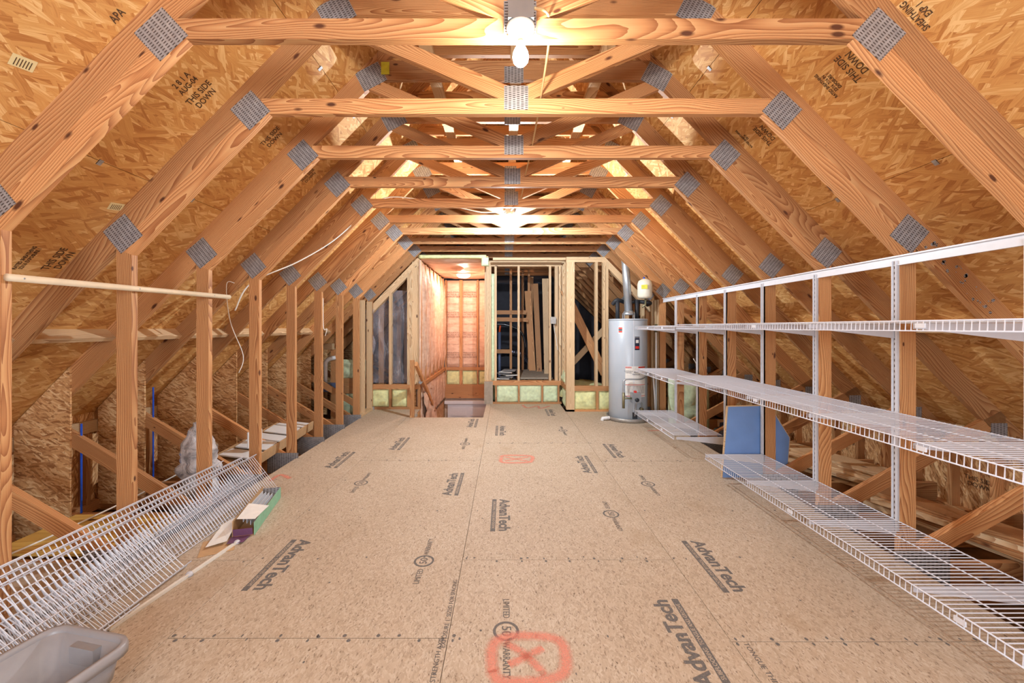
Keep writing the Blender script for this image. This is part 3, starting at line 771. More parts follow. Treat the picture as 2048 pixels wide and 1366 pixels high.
for i, (a, b) in enumerate(batts):
    batt('insulation_batt', (a, SY1+.02, .42), (b, SY1+.1, zc-.02), 1, 'kraft', ws, .025, 120+i, nu=8, nv=24)
    batt('insulation_batt', (a, SY1+.02, .02), (b, SY1+.1, .34), 1, 'insul', ws, .03, 140+i)
    for q in range(4):
        if i == 2: continue
        xm = (a+b)/2
        text('printed_stamp', 'INSULATION\nFACING R-13\nUNFACED SIDE', Matrix.Translation((xm, SY1-.025, 2.12-q*.47)) @ Matrix.Rotation(PI/2, 4, 'X'), .05, M_['ink_kraft'], ws)
        text('printed_stamp', '* APPLY TO WARM SIDE', Matrix.Translation((xm, SY1-.025, 1.9-q*.47)) @ Matrix.Rotation(PI/2, 4, 'X'), .025, M_['ink_kraft'], ws)
for x0 in (-1.40, -1.063, -1.028, -.654, -.36): stud(x0, x0+.035, SY1, SY1+.09, .02, zc, 'pine', parent=ws)
stud(SX0, SX1, SY1-.01, SY1+.09, .35, .42, 'pine', 'ledge', ws)
stud(SX0, SX1, SY1-.005, SY1+.09, -.30, .02, 'pine', 'rim_beam', ws)
box('osb_panel', (SX0-.1, SY1+.11, -2.6), (SX1+.1, SY1+.13, zc), M_['kraft'], ws)
def cfn(i, j):
    x = SX0-.02+i*(SX1-SX0+.04); y = 6.66+j*(SY1-6.62)
    sag = .05*math.sin(PI*i)*(.6+.4*math.sin(j*17))
    return (x, y, zc+.035-sag+.02*noise.noise(Vector((x*5, y*4, 0)))+(.04*(1-j*12) if j < .08 else 0))
grid('ceiling_facing', cfn, 14, 40, M_['kraft'], ws)
batt('insulation_batt', (SX0-.02, 6.66, zc+.03), (SX1+.02, 6.74, zc+.085), 1, 'insul', ws, .035, 160, nu=24, nv=4)
batt('insulation_wad', (SX1-.06, 6.68, zc-.09), (SX1+.06, 6.76, zc+.05), 1, 'insul_green', ws, .05, 165, nu=6, nv=6)
box('ceiling_board', (SX0-.1, 6.72, zc+.06), (SX1+.05, SY1+.1, zc+.075), M_['osb_wall'], ws)
box('jamb', (SX0-.01, 6.66, .42), (SX0+.015, 6.70, zc), M_['kraft'], ws)
# stairs going down away from the camera
st = thing('staircase', (-.86, 7.5, -2.4), 'wooden stairs going down into the stairwell', 'stairs')
for i in range(11):
    yy = HY+.04+i*.245; zz = -.19*(i+1)
    box('tread', (SX0, yy, zz-.03), (SX1, yy+.27, zz), M_['pine'], st)
    box('riser', (SX0, yy+.0, zz), (SX1, yy+.015, zz+.16), M_['pine'], st)
dr = thing('door_1', (-.86, 9.4, -2.4), 'white panelled door at the bottom of the stairs', 'door', kind='structure')
box('door_leaf', (-1.33, 9.40, -2.4), (-.40, 9.44, -.42), M_['door'], dr)
for x0 in (-1.24, -.82):
    for z0, z1 in ((-.70, -.50), (-1.5, -.78)):
        box('door_panel', (x0, 9.385, z0), (x0+.34, 9.40, z1), M_['door'], dr)
box('door_casing', (SX0, 9.36, -.42), (SX1, 9.44, -.35), M_['door'], dr)
lathe('door_knob', [(.03, 0), (.035, .03), (.02, .05)], (-.46, 9.385, -1.4), M_['brass'], dr, 12, axis=(0, -1, 0))
nw = thing('newel_post', (-1.41, 6.08, 0), 'short wooden newel post at the stair opening', 'post')
box('post', (-1.425, 6.06, 0), (-1.36, 6.10, .86), M_['pine'], nw)
box('foot_block', (-1.42, 6.10, 0), (-1.33, 6.16, .05), M_['grey_panel'], nw)
hr = thing('handrail', (-1.35, 6.15, 0), 'sloping wooden handrail running down the stairwell from the newel post', 'handrail')
beam('rail', (-1.345, 6.12, .80), (-1.345, 7.75, -.22), .07, .04, M_['pine'], hr)
beam('bracket', (-1.39, 7.0, .20), (-1.35, 7.0, .24), .05, .04, M_['steel'], hr)
beam('bracket', (-1.39, 6.6, .44), (-1.35, 6.6, .49), .05, .04, M_['steel'], hr)
def wfn(i, j):
    z = .25-.85*j; y = 6.75+i*.9+.25*j
    return (SX0+.05+.07*noise.noise(Vector((y*5, z*5, 3)))+.05*j, y, z)
lp = grid('kraft_sheet', wfn, 12, 14, M_['kraft']); tag(lp, 'torn paper facing hanging down beside the stair handrail', 'paper')

# ------------------------------------------------------------------ utility space behind the end wall
pf = box('grey_board', (.24, 7.45, .40), (.88, 8.9, .43), M_['grey_panel']); tag(pf, 'grey panel lying flat on a low frame behind the end wall studs', 'board')
fr = thing('platform', (.55, 8, 0), 'low lumber frame under the grey panel behind the end wall', 'platform')
for z0 in (.20, .30): box('rail', (.22, 7.36, z0), (.92, 7.40, z0+.075), M_['pine_pale'], fr)
for x0 in (.24, .86): box('joist', (x0, 7.40, .20), (x0+.04, 8.9, .39), M_['pine'], fr)
for x0 in (.24, .84): box('leg', (x0, 7.42, -.26), (x0+.06, 7.5, .2), M_['pine'], fr)
lbl = ['tall dark board leaning at the right of the utility space', 'second tall board leaning behind the end wall studs', 'third leaning board, pale, by the electrical box', 'thin leaning board deepest in the row behind the studs']
for i, (a, b, wd) in enumerate((((.62, 8.6, -.2), (.50, 8.9, 2.15), .14), ((.74, 8.4, -.2), (.66, 8.8, 2.3), .11), ((.86, 8.0, -.2), (.83, 8.3, 2.35), .14), ((.55, 9.0, -.2), (.60, 9.2, 2.5), .09))):
    o = beam('leaning_board', a, b, wd, .03, M_['pine' if i != 2 else 'pine_pale'], None, (1, 0, 0)); tag(o, lbl[i], 'board', 'boards leaning in the utility space')
uf = thing('utility_framing', (0, 8.8, 0), 'rough inner stud frame with cross blocks in the dark utility space', 'framing')
for x0 in (.10, .50, .36): box('stud', (x0, 8.6+x0*.6, -.2), (x0+.05, 8.69+x0*.6, 2.9), M_['pine'], uf)
for z0, a, b in ((1.63, -.26, .12), (1.48, -.26, .12), (.80, -.22, .1), (1.63, .12, .46), (1.47, .12, .5)): box('block', (a, 8.62, z0), (b, 8.66, z0+.085), M_['pine'], uf)
pp = thing('vent_pipes', (.2, 8.9, 0), 'grey and white plumbing pipes standing in the utility space', 'pipes')
tubes('pipe', [([(-.12, 8.75, -.2), (-.12, 8.75, 1.25)], .035)], M_['plate_blue'], pp); tubes('pipe', [([(.30, 8.8, -.2), (.30, 8.8, 1.55)], .022)], M_['pvc'], pp)
tubes('pipe_stub', [([(-.12, 8.75, 1.25), (-.10, 8.75, 1.42)], .02)], M_['orange'], pp); tubes('pipe_cap', [([(.30, 8.8, 1.74), (.30, 8.8, 1.82)], .025)], M_['orange'], pp)
tubes('black_pipe', [(curve_smooth([(-.2, 8.7, 1.42), (.05, 8.7, 1.40), (.35, 8.7, 1.25), (.45, 8.7, .9)]), .022)], M_['black_gloss'], pp)
for nm, lab, pts, r in (('foil_duct', 'upper silver flexible duct hanging in the dark utility space', [(-.3, 9.0, .75), (0, 8.95, .80), (.3, 8.9, .78), (.5, 9.0, .6)], .085), ('foil_duct', 'lower silver flexible duct lying on the insulation', [(-.3, 8.6, .12), (.0, 8.6, .12), (.25, 8.55, .05), (.5, 8.7, .15)], .10)):
    cs = curve_smooth(pts, 14); o = tubes(nm, [(cs, [r*(1+.07*(i % 2)) for i in range(len(cs))])], M_['foil'], None, 14, False); tag(o, lab, 'duct', 'flexible ducts')
def lump(name, c, rx, ry, rz, mat, seed, label, cat, group=None, amp=.25):
    V = []; Fc = []; nu, nv = 16, 9
    for j in range(nv+1):
        for i in range(nu):
            a = 2*PI*i/nu; b = PI*j/nv
            d = Vector((math.sin(b)*math.cos(a), math.sin(b)*math.sin(a), math.cos(b)))
            k = 1+amp*noise.noise(d*2.2+Vector((seed, 0, 0)))+amp*.5*noise.noise(d*6+Vector((seed, 3, 0)))
            V.append((c[0]+d.x*rx*k, c[1]+d.y*ry*k, c[2]+d.z*rz*k))
    for j in range(nv):
        for i in range(nu): Fc.append([j*nu+i, j*nu+(i+1) % nu, (j+1)*nu+(i+1) % nu, (j+1)*nu+i])
    o = mesh(name, V, Fc, M_[mat], None, None, True); return tag(o, label, cat, group)
lump('insulation_heap', (-.05, 8.1, .02), .30, .45, .20, 'insul', 3, 'heap of yellow insulation behind the left opening of the end wall', 'insulation')
lump('insulation_heap', (.55, 9.1, .22), .25, .2, .18, 'insul_green', 9, 'pale green insulation clump beyond the grey panel', 'insulation')
lump('insulation_heap', (1.45, 7.4, .18), .5, .5, .20, 'insul', 12, 'yellow insulation heap behind the opening beside the water heater', 'insulation')
for i in range(9):
    x = -.14+.05*(i % 3)+R.uniform(-.02, .02); z = .42+.022*i
    o = box('shingle_strip', (x, 7.36, .0+i*.03+.32), (x+.24, 7.62, .012+i*.03+.32), M_['paper' if i % 2 else 'plate'], rz=R.uniform(-.4, .4))
    tag(o, NTH[i]+' loose grey white offcut from the bottom of the pile behind the sill', 'offcut', 'offcuts piled behind the sill')
ob = box('support_box', (-.14, 7.34, -.25), (.18, 7.64, .315), M_['cardboard']); tag(ob, 'cardboard carton under the offcut pile behind the sill', 'box')
eb = thing('electrical_box', (.86, 7.14, 1.45), 'small grey metal electrical box on the end wall stud', 'electrical box')
box('case', (.80, 7.07, 1.42), (.885, 7.148, 1.53), M_['plate'], eb); box('cover', (.795, 7.062, 1.415), (.89, 7.07, 1.535), M_['pan'], eb)
tubes('cable', [(curve_smooth([(.86, 7.12, 1.42), (.87, 7.12, 1.3), (.90, 7.13, 1.15), (.93, 7.14, .95)]), .006)], M_['cable'], eb)
br = thing('diagonal_brace', (1.3, 7.2, 0), 'diagonal board bracing the dark attic beside the water heater', 'brace')
beam('brace_board', (1.02, 7.0, 2.0), (1.72, 7.0, .55), .14, .038, M_['pine'], br, (1, 0, 1))
beam('brace_board', (1.1, 7.25, .6), (1.9, 7.25, 1.45), .10, .038, M_['pine_pale'], br, (-1, 0, 1))
for i in range(7):
    y0 = 7.6+i*.36
    o = beam('jack_rafter', (1.0, y0, 3.0-i*.03), (2.9, y0+.3, 1.05), .14, .038, M_['pine'], None, (1, 0, 1)); tag(o, NTH[i]+' jack rafter of the side roof beyond the framed opening, counted from the camera', 'rafter', 'jack rafters beyond the end wall')
# framing and insulation past the left knee wall
lf = thing('wall_eave', (-2.9, 7.0, 0), 'small framed wall with yellow insulation at the far left eave', 'wall', kind='structure')
for x0 in (-3.42, -3.2, -2.95): box('stud', (x0, 6.85, -.2), (x0+.10, 6.89, .98), M_['pine'], lf)
box('top_plate', (-3.55, 6.80, .98), (-2.9, 6.89, 1.08), M_['pine_pale'], lf)
batt('insulation_batt', (-2.83, 6.95, -.25), (-2.35, 7.0, .22), 1, 'insul_green', lf, .06, 210)
batt('insulation_batt', (-2.83, 6.95, .48), (-2.35, 7.0, .80), 1, 'insul_green', lf, .06, 214)
box('cross_board', (-2.9, 6.93, .22), (-2.33, 6.98, .48), M_['pine'], lf)
o = box('steel_strap', (-3.1, 6.80, .27), (-2.72, 6.83, .42), M_['plate_blue']); tag(o, 'blue grey steel strap across the far left framing', 'strap')
pv = thing('drain_pipe', (-3.0, 6.8, .4), 'white plastic pipe with an elbow at the far left eave', 'pipe')
tubes('pipe', [([(-3.0, 6.78, .42), (-3.0, 6.78, .72)], .03)], M_['pvc'], pv)
tubes('elbow', [(curve_smooth([(-3.0, 6.78, .70), (-2.995, 6.78, .77), (-2.95, 6.80, .82), (-2.86, 6.84, .84)]), .036)], M_['pvc'], pv)

# ------------------------------------------------------------------ water heater
wx, wy, wrd = 1.82, 6.0, .275
wh = thing('water_heater', (wx, wy, 0), 'tall pale grey gas water heater standing in a metal pan', 'water heater')
lathe('drain_pan', [(.30, 0), (.312, .0), (.315, .055), (.305, .055), (.298, .008)], (wx, wy, 0.001), M_['pan'], wh, 48)
lathe('tank', [(wrd-.01, .01), (wrd, .02), (wrd, 1.462), (wrd-.012, 1.475), (.02, 1.480)], (wx, wy, 0), M_['tank'], wh, 64)
lathe('top_cap', [(wrd+.004, 1.452), (wrd+.004, 1.470), (wrd-.008, 1.476)], (wx, wy, 0), M_['tank'], wh, 64)
def tank_arc(name, a0, a1, z0, z1, mat, r=wrd+.0015, parent=None):
    n = 8; V = []
    for z in (z0, z1):
        for i in range(n+1):
            a = math.radians(a0+(a1-a0)*i/n); V.append((wx+r*math.sin(a), wy-r*math.cos(a), z))
    Fc = [[i, i+1, n+2+i, n+1+i] for i in range(n)]
    return mesh(name, V, Fc, M_[mat], parent or wh, None, True)
def tank_text(body, a, z, size, mat, parent, r=wrd+.003):
    a = math.radians(a); n = Vector((math.sin(a), -math.cos(a), 0)); xd = Vector((math.cos(a), math.sin(a), 0))
    text('label_print', body, frame(Vector((wx, wy, z))+n*r, xd, n), size, M_[mat], parent)
tank_arc('tank_seam', -.8, .8, .02, 1.45, 'white')
lab = tank_arc('info_label', -24, 40, .36, .80, 'paper')
tank_arc('label_stripe', -24, -6, .775, .795, 'red', wrd+.003, lab); tank_arc('label_stripe', 14, 40, .775, .795, 'red', wrd+.003, lab)
tank_arc('label_stripe', -24, 40, .535, .542, 'red', wrd+.003, lab); tank_arc('label_stripe', -24, 40, .375, .382, 'red', wrd+.003, lab)
for i in range(8): tank_arc('label_lines', -20, 36, .42+i*.014, .425+i*.014, 'plate', wrd+.0025, lab)
tank_text('DANGER', -15, .785, .022, 'paper', lab, wrd+.006); tank_text('FLAMMABLE\nVAPORS', -15, .72, .022, 'navy', lab)
tank_text('READ\nMANUAL', 8, .70, .03, 'navy', lab)
bl = tank_arc('brand_label', 3, 18, 1.03, 1.22, 'navy')
tank_arc('brand_patch', 6, 15, 1.13, 1.175, 'paper', wrd+.003, bl); tank_arc('brand_patch', 5, 16, 1.05, 1.085, 'red', wrd+.003, bl)
tank_text('WATER HEATER', 10.5, 1.205, .011, 'paper', bl)
rl = tank_arc('round_label', -45, -32, 1.26, 1.36, 'paper', wrd+.0015)
tank_arc('label_band', -44, -33, 1.28, 1.30, 'red', wrd+.003, rl); tank_arc('label_band', -44, -33, 1.305, 1.325, 'navy', wrd+.003, rl); tank_arc('label_band', -44, -33, 1.33, 1.35, 'red', wrd+.003, rl)
gv = box('gas_valve', (wx-.05, wy-.38, .30), (wx+.07, wy-.27, .44), M_['steel'], wh)
lathe('dial', [(.028, 0), (.028, .02), (.02, .025)], (wx+.01, wy-.38, .345), M_['black'], gv, 16, axis=(0, -1, 0))
box('red_button', (wx-.015, wy-.36, .44), (wx+.015, wy-.32, .465), M_['red'], gv)
tubes('gas_line', [(curve_smooth([(wx-.07, wy-.33, .36), (wx-.15, wy-.33, .40), (wx-.155, wy-.32, .55), (wx-.12, wy-.31, .62), (wx+.1, wy-.31, .63), (wx+.28, wy-.12, .72)]), .012)], M_['steel'], wh)
tubes('gas_fitting', [([(wx-.16, wy-.33, .22), (wx-.16, wy-.33, .44)], .018), ([(wx-.16, wy-.33, .36), (wx-.05, wy-.33, .36)], .014)], M_['brass'], wh)
tubes('pilot_tube', [(curve_smooth([(wx+.02, wy-.34, .30), (wx+.015, wy-.31, .2), (wx+.01, wy-.29, .10)]), .008), (curve_smooth([(wx+.05, wy-.34, .32), (wx+.10, wy-.32, .28), (wx+.12, wy-.3, .2)]), .01)], M_['steel'], wh)
box('burner_door', (wx-.02, wy-.295, .06), (wx+.045, wy-.268, .15), M_['black'], wh)
lathe('drain_valve', [(.02, 0), (.018, .04), (.026, .05), (.026, .07)], (wx+.10, wy-.255, .20), M_['brass'], wh, 12, axis=(.3, -1, 0))
tubes('relief_pipe', [([(wx+.40, wy-.05, 1.30), (wx+.40, wy-.05, .08)], .014), ([(wx+.33, wy-.1, .75), (wx+.36, wy-.1, .35), (wx+.37, wy-.1, .1)], .012)], M_['pvc'], wh)
tubes('shutoff_valve', [([(wx+.40, wy-.05, 1.28), (wx+.40, wy-.05, 1.40)], .02), ([(wx+.36, wy-.05, 1.36), (wx+.44, wy-.05, 1.36)], .012)], M_['brass'], wh)
tubes('pan_drain', [(curve_smooth([(wx-.30, wy-.1, .035), (wx-.36, wy-.12, .035), (wx-.40, wy-.12, .03), (wx-.41, wy-.12, .0)]), .024)], M_['pvc'], wh)
fl = thing('flue_pipe', (wx+.0, wy, 1.48), 'round galvanised flue pipe rising from the water heater to the roof', 'flue')
lathe('draft_hood', [(.085, 0.055), (.085, .075), (.06, .12)], (wx+.01, wy, 1.48), M_['steel'], fl)
for sx, sy in ((-1, -1), (1, -1), (-1, 1), (1, 1)): box('hood_leg', (wx+.01+sx*.075-.006, wy+sy*.04-.006, 1.47), (wx+.01+sx*.075+.006, wy+sy*.04+.006, 1.56), M_['steel'], fl)
tubes('pipe', [([(wx+.01, wy, 1.58), (wx-.005, wy+.1, 2.30), (wx-.01, wy+.2, 2.7)], .057)], M_['steel'], fl, 24)
ex = thing('expansion_tank', (wx+.24, wy+.02, 1.75), 'cream coloured expansion tank above the water heater', 'tank')
lathe('shell', [(.03, 0), (.09, .01), (.105, .04), (.105, .21), (.09, .26), (.04, .29), (.01, .293)], (wx+.24, wy-.03, 1.775), M_['tank_cream'], ex)
lathe('air_cap', [(.012, 0), (.014, .02), (.008, .03)], (wx+.23, wy-.03, 2.065), M_['blue_line'], ex, 12)
a0 = Vector((wx+.20, wy-.135, 1.93)); mesh('caution_label', boxv(.085, .004, .06), BOXF, M_['yellow_label'], ex, Matrix.Translation(a0+Vector((0, .002, .01))) @ Matrix.Rotation(-.35, 4, 'Z'))
tubes('nipple', [([(wx+.25, wy-.03, 1.78), (wx+.25, wy-.03, 1.68), (wx+.20, wy-.03, 1.65)], .014)], M_['brass'], ex)
bp = thing('water_pipes', (wx, wy, 1.48), 'black foam covered water pipes above the water heater', 'pipes')
tubes('pipe', [([(wx-.14, wy+.05, 1.47), (wx-.14, wy+.05, 1.76)], .03)], M_['black'], bp); tubes('pipe', [([(wx+.15, wy+.05, 1.47), (wx+.15, wy+.05, 1.76)], .033)], M_['black'], bp)
tubes('pipe', [(curve_smooth([(wx-.20, wy+.1, 1.70), (wx-.14, wy+.05, 1.76), (wx, wy+.12, 1.73), (wx+.15, wy+.10, 1.74), (wx+.34, wy+.05, 1.72), (wx+.38, wy+.25, 1.70)]), .03)], M_['black'], bp)

# ------------------------------------------------------------------ wire shelving on the right
def shelf_mesh(L, depth, lipz, n_mid, r=.0021, pitch=.0254, lip=True):
    """local: x along the shelf, y from the back (0) to the front (depth), z down into the lip"""
    cross = []; k = 0; x = 0
    while x <= L+1e-6:
        pts = [(x, 0, 0), (x, depth, 0)]
        if lip: pts.append((x, depth+.002, -lipz))
        cross.append((pts, r)); x += pitch
    rails = [([(0, 0, -.003), (L, 0, -.003)], r*1.5)]
    for i in range(n_mid): rails.append(([(0, depth*(i+1)/(n_mid+1), -.004), (L, depth*(i+1)/(n_mid+1), -.004)], r*1.4))
    rails.append(([(0, depth, .001), (L, depth, .001)], r*1.5))
    if lip: rails.append(([(0, depth+.003, -lipz), (L, depth+.003, -lipz)], r*1.5))
    return cross, rails
def wire_shelf(name, M, L, depth, label, group, lipz=.042, n_mid=2, clips=True):
    t = bpy.data.objects.new(name, None); link(t, None, M); tag(t, label, 'shelf', group)
    cross, rails = shelf_mesh(L, depth, lipz, n_mid)
    T_ = lambda pts: [M @ Vector(p) for p in pts]
    o = tubes('cross_wires', [(T_(p), r) for p, r in cross], M_['white_wire'], t, 4, False); o['kind'] = 'stuff'
    for p, r in rails: tubes('rail', [(T_(p), r)], M_['white_wire'], t, 6)
    if clips:
        for x in (L*.25, L*.6):
            a = M @ Vector((x, depth+.006, -.02)); box('shelf_clip', a-Vector((.004, .02, .01)), a+Vector((.003, .02, .01)), M_['white'], t)
    return t
XB, DEP = 2.275, .505
def right_shelf(y0, y1, z, label):
    # x local along -Y so that depth points to the room
    M = frame((XB, y0, z), (0, 1, 0), (0, 0, 1))      # local y -> -X
    return wire_shelf('wire_shelf', M, y1-y0, DEP, label, 'white wire shelves on the right wall')
right_shelf(.9, 4.18, 1.378, 'long near top white wire shelf on the right wall')
right_shelf(4.22, 5.52, 1.366, 'short far top white wire shelf ending at the water heater')
right_shelf(.9, 4.16, .857, 'long near middle white wire shelf on the right wall')
right_shelf(4.24, 5.50, .797, 'short far middle white wire shelf by the water heater')
right_shelf(.9, 3.58, .232, 'long near bottom white wire shelf above the floor')
right_shelf(4.24, 5.53, .222, 'short far bottom white wire shelf in front of the water heater')
ht = thing('hang_track', (XB, 3, 1.74), 'white metal hang track running along the tops of the right posts', 'rail')
box('web', (2.288, .9, 1.716), (2.299, 5.86, 1.762), M_['white'], ht); box('lip', (2.276, .9, 1.760), (2.299, 5.86, 1.768), M_['white'], ht); box('lower_lip', (2.284, .9, 1.712), (2.299, 5.86, 1.718), M_['white'], ht)
SO = ['nearest', 'second', 'third', 'fourth', 'fifth', 'sixth', 'seventh']
for k in range(1, 8):
    y = YT(k)+.008; z0 = .16 if k < 5 else .10
    t = thing('shelf_standard', (2.29, y, z0), SO[k-1]+' slotted white upright standard from the camera on the right posts', 'shelf standard', 'slotted uprights on the right posts')
    box('web', (2.288, y, z0), (2.2995, y+.026, 1.74), M_['white'], t)
    for dy in (0, .023): box('flange', (2.277, y+dy, z0), (2.2995, y+dy+.003, 1.74), M_['white'], t)
    V = []; Fc = []; z = z0+.03
    while z < 1.70:
        for dy in (.009, .017):
            b = len(V); V += [(2.2872, y+dy-.0022, z), (2.2872, y+dy+.0022, z), (2.2872, y+dy+.0022, z+.015), (2.2872, y+dy-.0022, z+.015)]; Fc.append([b, b+1, b+2, b+3])
        z += .032
    so = mesh('slots', V, Fc, M_['ink_dark'], t); so['kind'] = 'stuff'
    levels = ((1.378, 'top'), (.857, 'middle'), (.232, 'bottom')) if k < 5 else ((1.366, 'top'), (.797, 'middle'), (.222, 'bottom'))
    for z, nm in levels:
        if k == 4 and nm == 'bottom': z = .232
        yy = y+.010
        if k == 1 and False: continue
        V = []; h = .085
        pts = [(2.292, z-.008), (XB-DEP+.01, z-.010), (XB-DEP+.01, z-.034), (XB-DEP+.05, z-.036), (2.292, z-.008-h)]
        b = prism('shelf_bracket', pts, (-1, 0), yy, yy+.005, M_['bracket'])
        tag(b, 'tapered white bracket holding the %s wire shelf on the %s upright' % (nm, SO[k-1]), 'bracket', 'shelf brackets')
# ------------------------------------------------------------------ things leaning and lying on the right
bb = thing('blue_board', (2.2, 3.64, 0), 'blue faced board with a clipped corner leaning behind a right post', 'board')
pts = [(1.94, 0.001), (2.53, 0.001), (2.56, .36), (2.44, .55), (2.40, .655), (1.99, .645)]
prism('core', pts, (1, 0), 3.634, 3.644, M_['pine_pale'], bb)
prism('face', [(1.952, .004), (2.525, .004), (2.552, .36), (2.435, .545), (2.395, .648), (2.002, .638)], (1, 0), 3.6315, 3.634, M_['blue_board'], bb)
def board_pile(specs, group):
    for i, (x0, y0, z0, L, wd, th, rz, mat, lab) in enumerate(specs):
        o = box('lumber_board', (x0-wd/2, y0-L/2, z0), (x0+wd/2, y0+L/2, z0+th), M_[mat], None, 1, rz); tag(o, lab, 'board', group)
sp = []
words = ['lowest', 'second', 'third', 'fourth', 'fifth', 'topmost']
for i in range(6): sp.append((2.95+R.uniform(-.03, .03), 3.9+R.uniform(-.1, .1), -.02+i*.03, 1.3, .22, .028, R.uniform(-.08, .08)+.35, 'pine_pale', words[i]+' pale board in the stack behind the blue board'))
board_pile(sp, 'pale boards stacked behind the blue board')
sp = []
for i in range(4): sp.append((3.02+R.uniform(-.03, .03), 2.5+R.uniform(-.08, .08), -.02+i*.036, 1.3, .19, .034, .30+R.uniform(-.12, .12), 'pine' if i % 2 else 'pine_pale', words[i]+' plank in the lumber pile under the middle shelf at right'))
board_pile(sp, 'planks piled at the right eave')
o = box('plywood_sheet', (2.75, 1.5, -.02), (3.5, 2.05, -.002), M_['ply'], rz=.1); tag(o, 'plywood offcut lying across the joists at the lower right', 'plywood')
for i, (x, y) in enumerate(((3.45, 2.62), (3.3, 3.6))):
    lump('plastic_wad', (x, y, .03), .05, .04, .07, 'plate_blue', i+50, ('crumpled blue grey wad by the right diagonal brace' if i == 0 else 'crumpled blue grey wad behind the plank pile'), 'wad', None, .4)
lump('plastic_bundle', (2.75, 4.75, .05), .25, .35, .16, 'black_gloss', 71, 'dark shiny plastic bundle behind the far bottom shelf', 'plastic bundle', None, .5)
o = batt('insulation_roll', (2.42, 5.95, -.2), (3.0, 6.05, .62), 1, 'insul_green', None, .07, 300); tag(o, 'pale green insulation panel behind the far right posts', 'insulation')
tubes_o = tubes('hanging_cable', [(curve_smooth([(2.42, 5.2, .95), (2.5, 5.2, .8), (2.55, 5.2, .6), (2.48, 5.2, .35)]), .006)], M_['cable']); tag(tubes_o, 'white cable hanging behind the far right posts', 'cable')
for px, z0 in ((0, .0),):
    pass

# ------------------------------------------------------------------ left side things
cr = thing('closet_rod', (-2.15, 2.5, 1.57), 'pale wooden closet rod nailed across the left posts', 'rod')
tubes('rod', [([(-2.152, 1.75, 1.567), (-2.152, 3.16, 1.588)], .0165)], M_['dowel'], cr, 20)
for y in (1.80, 2.37, 2.98): lathe('nail_head', [(.004, 0), (.004, .002)], (-2.137, y, 1.567+.015*(y-1.75)), M_['steel'], cr, 8, axis=(1, 0, 0))
# stack of wire shelves leaning against the left posts
def lean_shelf(xb, zb, xt, zt, y0, y1, label, lip_top=True, lipz=.035, n_mid=1):
    b_, t_ = Vector((xb, 0, zb)), Vector((xt, 0, zt)); d = t_-b_
    if lip_top:                       # turned lip along the upper edge, pointing into the room
        M = frame((xb, y1, zb), (0, -1, 0), Vector((0, -1, 0)).cross(d.normalized()))
    else:                             # turned lip along the floor edge
        M = frame((xt, y0, zt), (0, 1, 0), Vector((0, 1, 0)).cross(-d.normalized()))
    return wire_shelf('spare_wire_shelf', M, y1-y0, d.length, label, 'spare wire shelves leaning on the left posts', lipz, n_mid, False)
lean_shelf(-1.985, .040, -2.150, .325, 1.0, 3.05, 'rearmost spare white wire shelf leaning on the left posts, highest edge')
lean_shelf(-1.950, .010, -2.135, .288, 0.8, 3.28, 'second spare white wire shelf leaning on the left posts, reaching farthest')
lean_shelf(-1.915, .008, -2.112, .262, 0.7, 3.40, 'third spare white wire shelf leaning on the left posts')
lean_shelf(-1.800, .006, -2.050, .235, 0.7, 2.29, 'front spare white wire shelf of the left stack, lower edge on the floor', False)
lean_shelf(-1.765, .005, -2.010, .170, 0.7, 1.93, 'shortest spare white wire shelf at the front of the left stack', False)
# strip of white track on the floor
tk = thing('floor_track', (-1.7, 2.2, 0), 'narrow white plastic track lying on the floor beside the wire shelves', 'track')
beam('strip', (-1.765, 1.80, .006), (-1.68, 2.52, .006), .010, .022, M_['cable'], tk); beam('edge', (-1.755, 1.80, .014), (-1.67, 2.52, .014), .008, .006, M_['cable'], tk)
lathe('end_cap', [(.016, 0), (.018, .012), (.01, .02)], (-1.675, 2.53, .001), M_['bracket'], tk, 12); lathe('joint_clip', [(.018, 0), (.018, .012), (.01, .022)], (-1.715, 2.2, .001), M_['bracket'], tk, 12)
# long carton with brackets
bx = thing('bracket_carton', (-1.75, 2.9, 0), 'open long green and purple carton full of white brackets', 'carton')
A0 = Vector((-1.63, 2.63, 0)); dv = Vector((-.145, .56, 0)).normalized(); nv_ = Vector((-dv.y, dv.x, 0)); Lb, Wb, Hb = .60, .125, .085
def bp_(u, v, z): return A0+dv*u+nv_*v+Vector((0, 0, z))
def slab(name, a, b, c, d, th, mat, parent):
    V = [Vector(q) for q in (a, b, c, d)]; n = (V[1]-V[0]).cross(V[2]-V[0]).normalized()*th
    V += [q+n for q in V]
    return mesh(name, V, [(0, 1, 2, 3), (4, 5, 6, 7), (0, 1, 5, 4), (1, 2, 6, 5), (2, 3, 7, 6), (3, 0, 4, 7)], M_[mat], parent)
slab('bottom', bp_(0, 0, .002), bp_(Lb, 0, .002), bp_(Lb, Wb, .002), bp_(0, Wb, .002), .002, 'cardboard', bx)
slab('side', bp_(0, 0, .002), bp_(Lb, 0, .002), bp_(Lb, 0, Hb), bp_(0, 0, Hb), .003, 'green_card', bx)
slab('side', bp_(0, Wb, .002), bp_(Lb, Wb, .002), bp_(Lb, Wb, Hb+.02), bp_(0, Wb, Hb+.02), .003, 'cardboard', bx)
slab('end', bp_(Lb, 0, .002), bp_(Lb, Wb, .002), bp_(Lb, Wb, Hb), bp_(Lb, 0, Hb), .003, 'plate', bx)
slab('end_flap', bp_(0, .02, .004), bp_(0, .13, .004), bp_(-.10, .12, .012), bp_(-.10, .03, .012), .002, 'purple_card', bx)
slab('end', bp_(0.01, .01, .002), bp_(0.01, Wb, .002), bp_(.0, Wb, .05), bp_(0, .01, .05), .003, 'purple_card', bx)
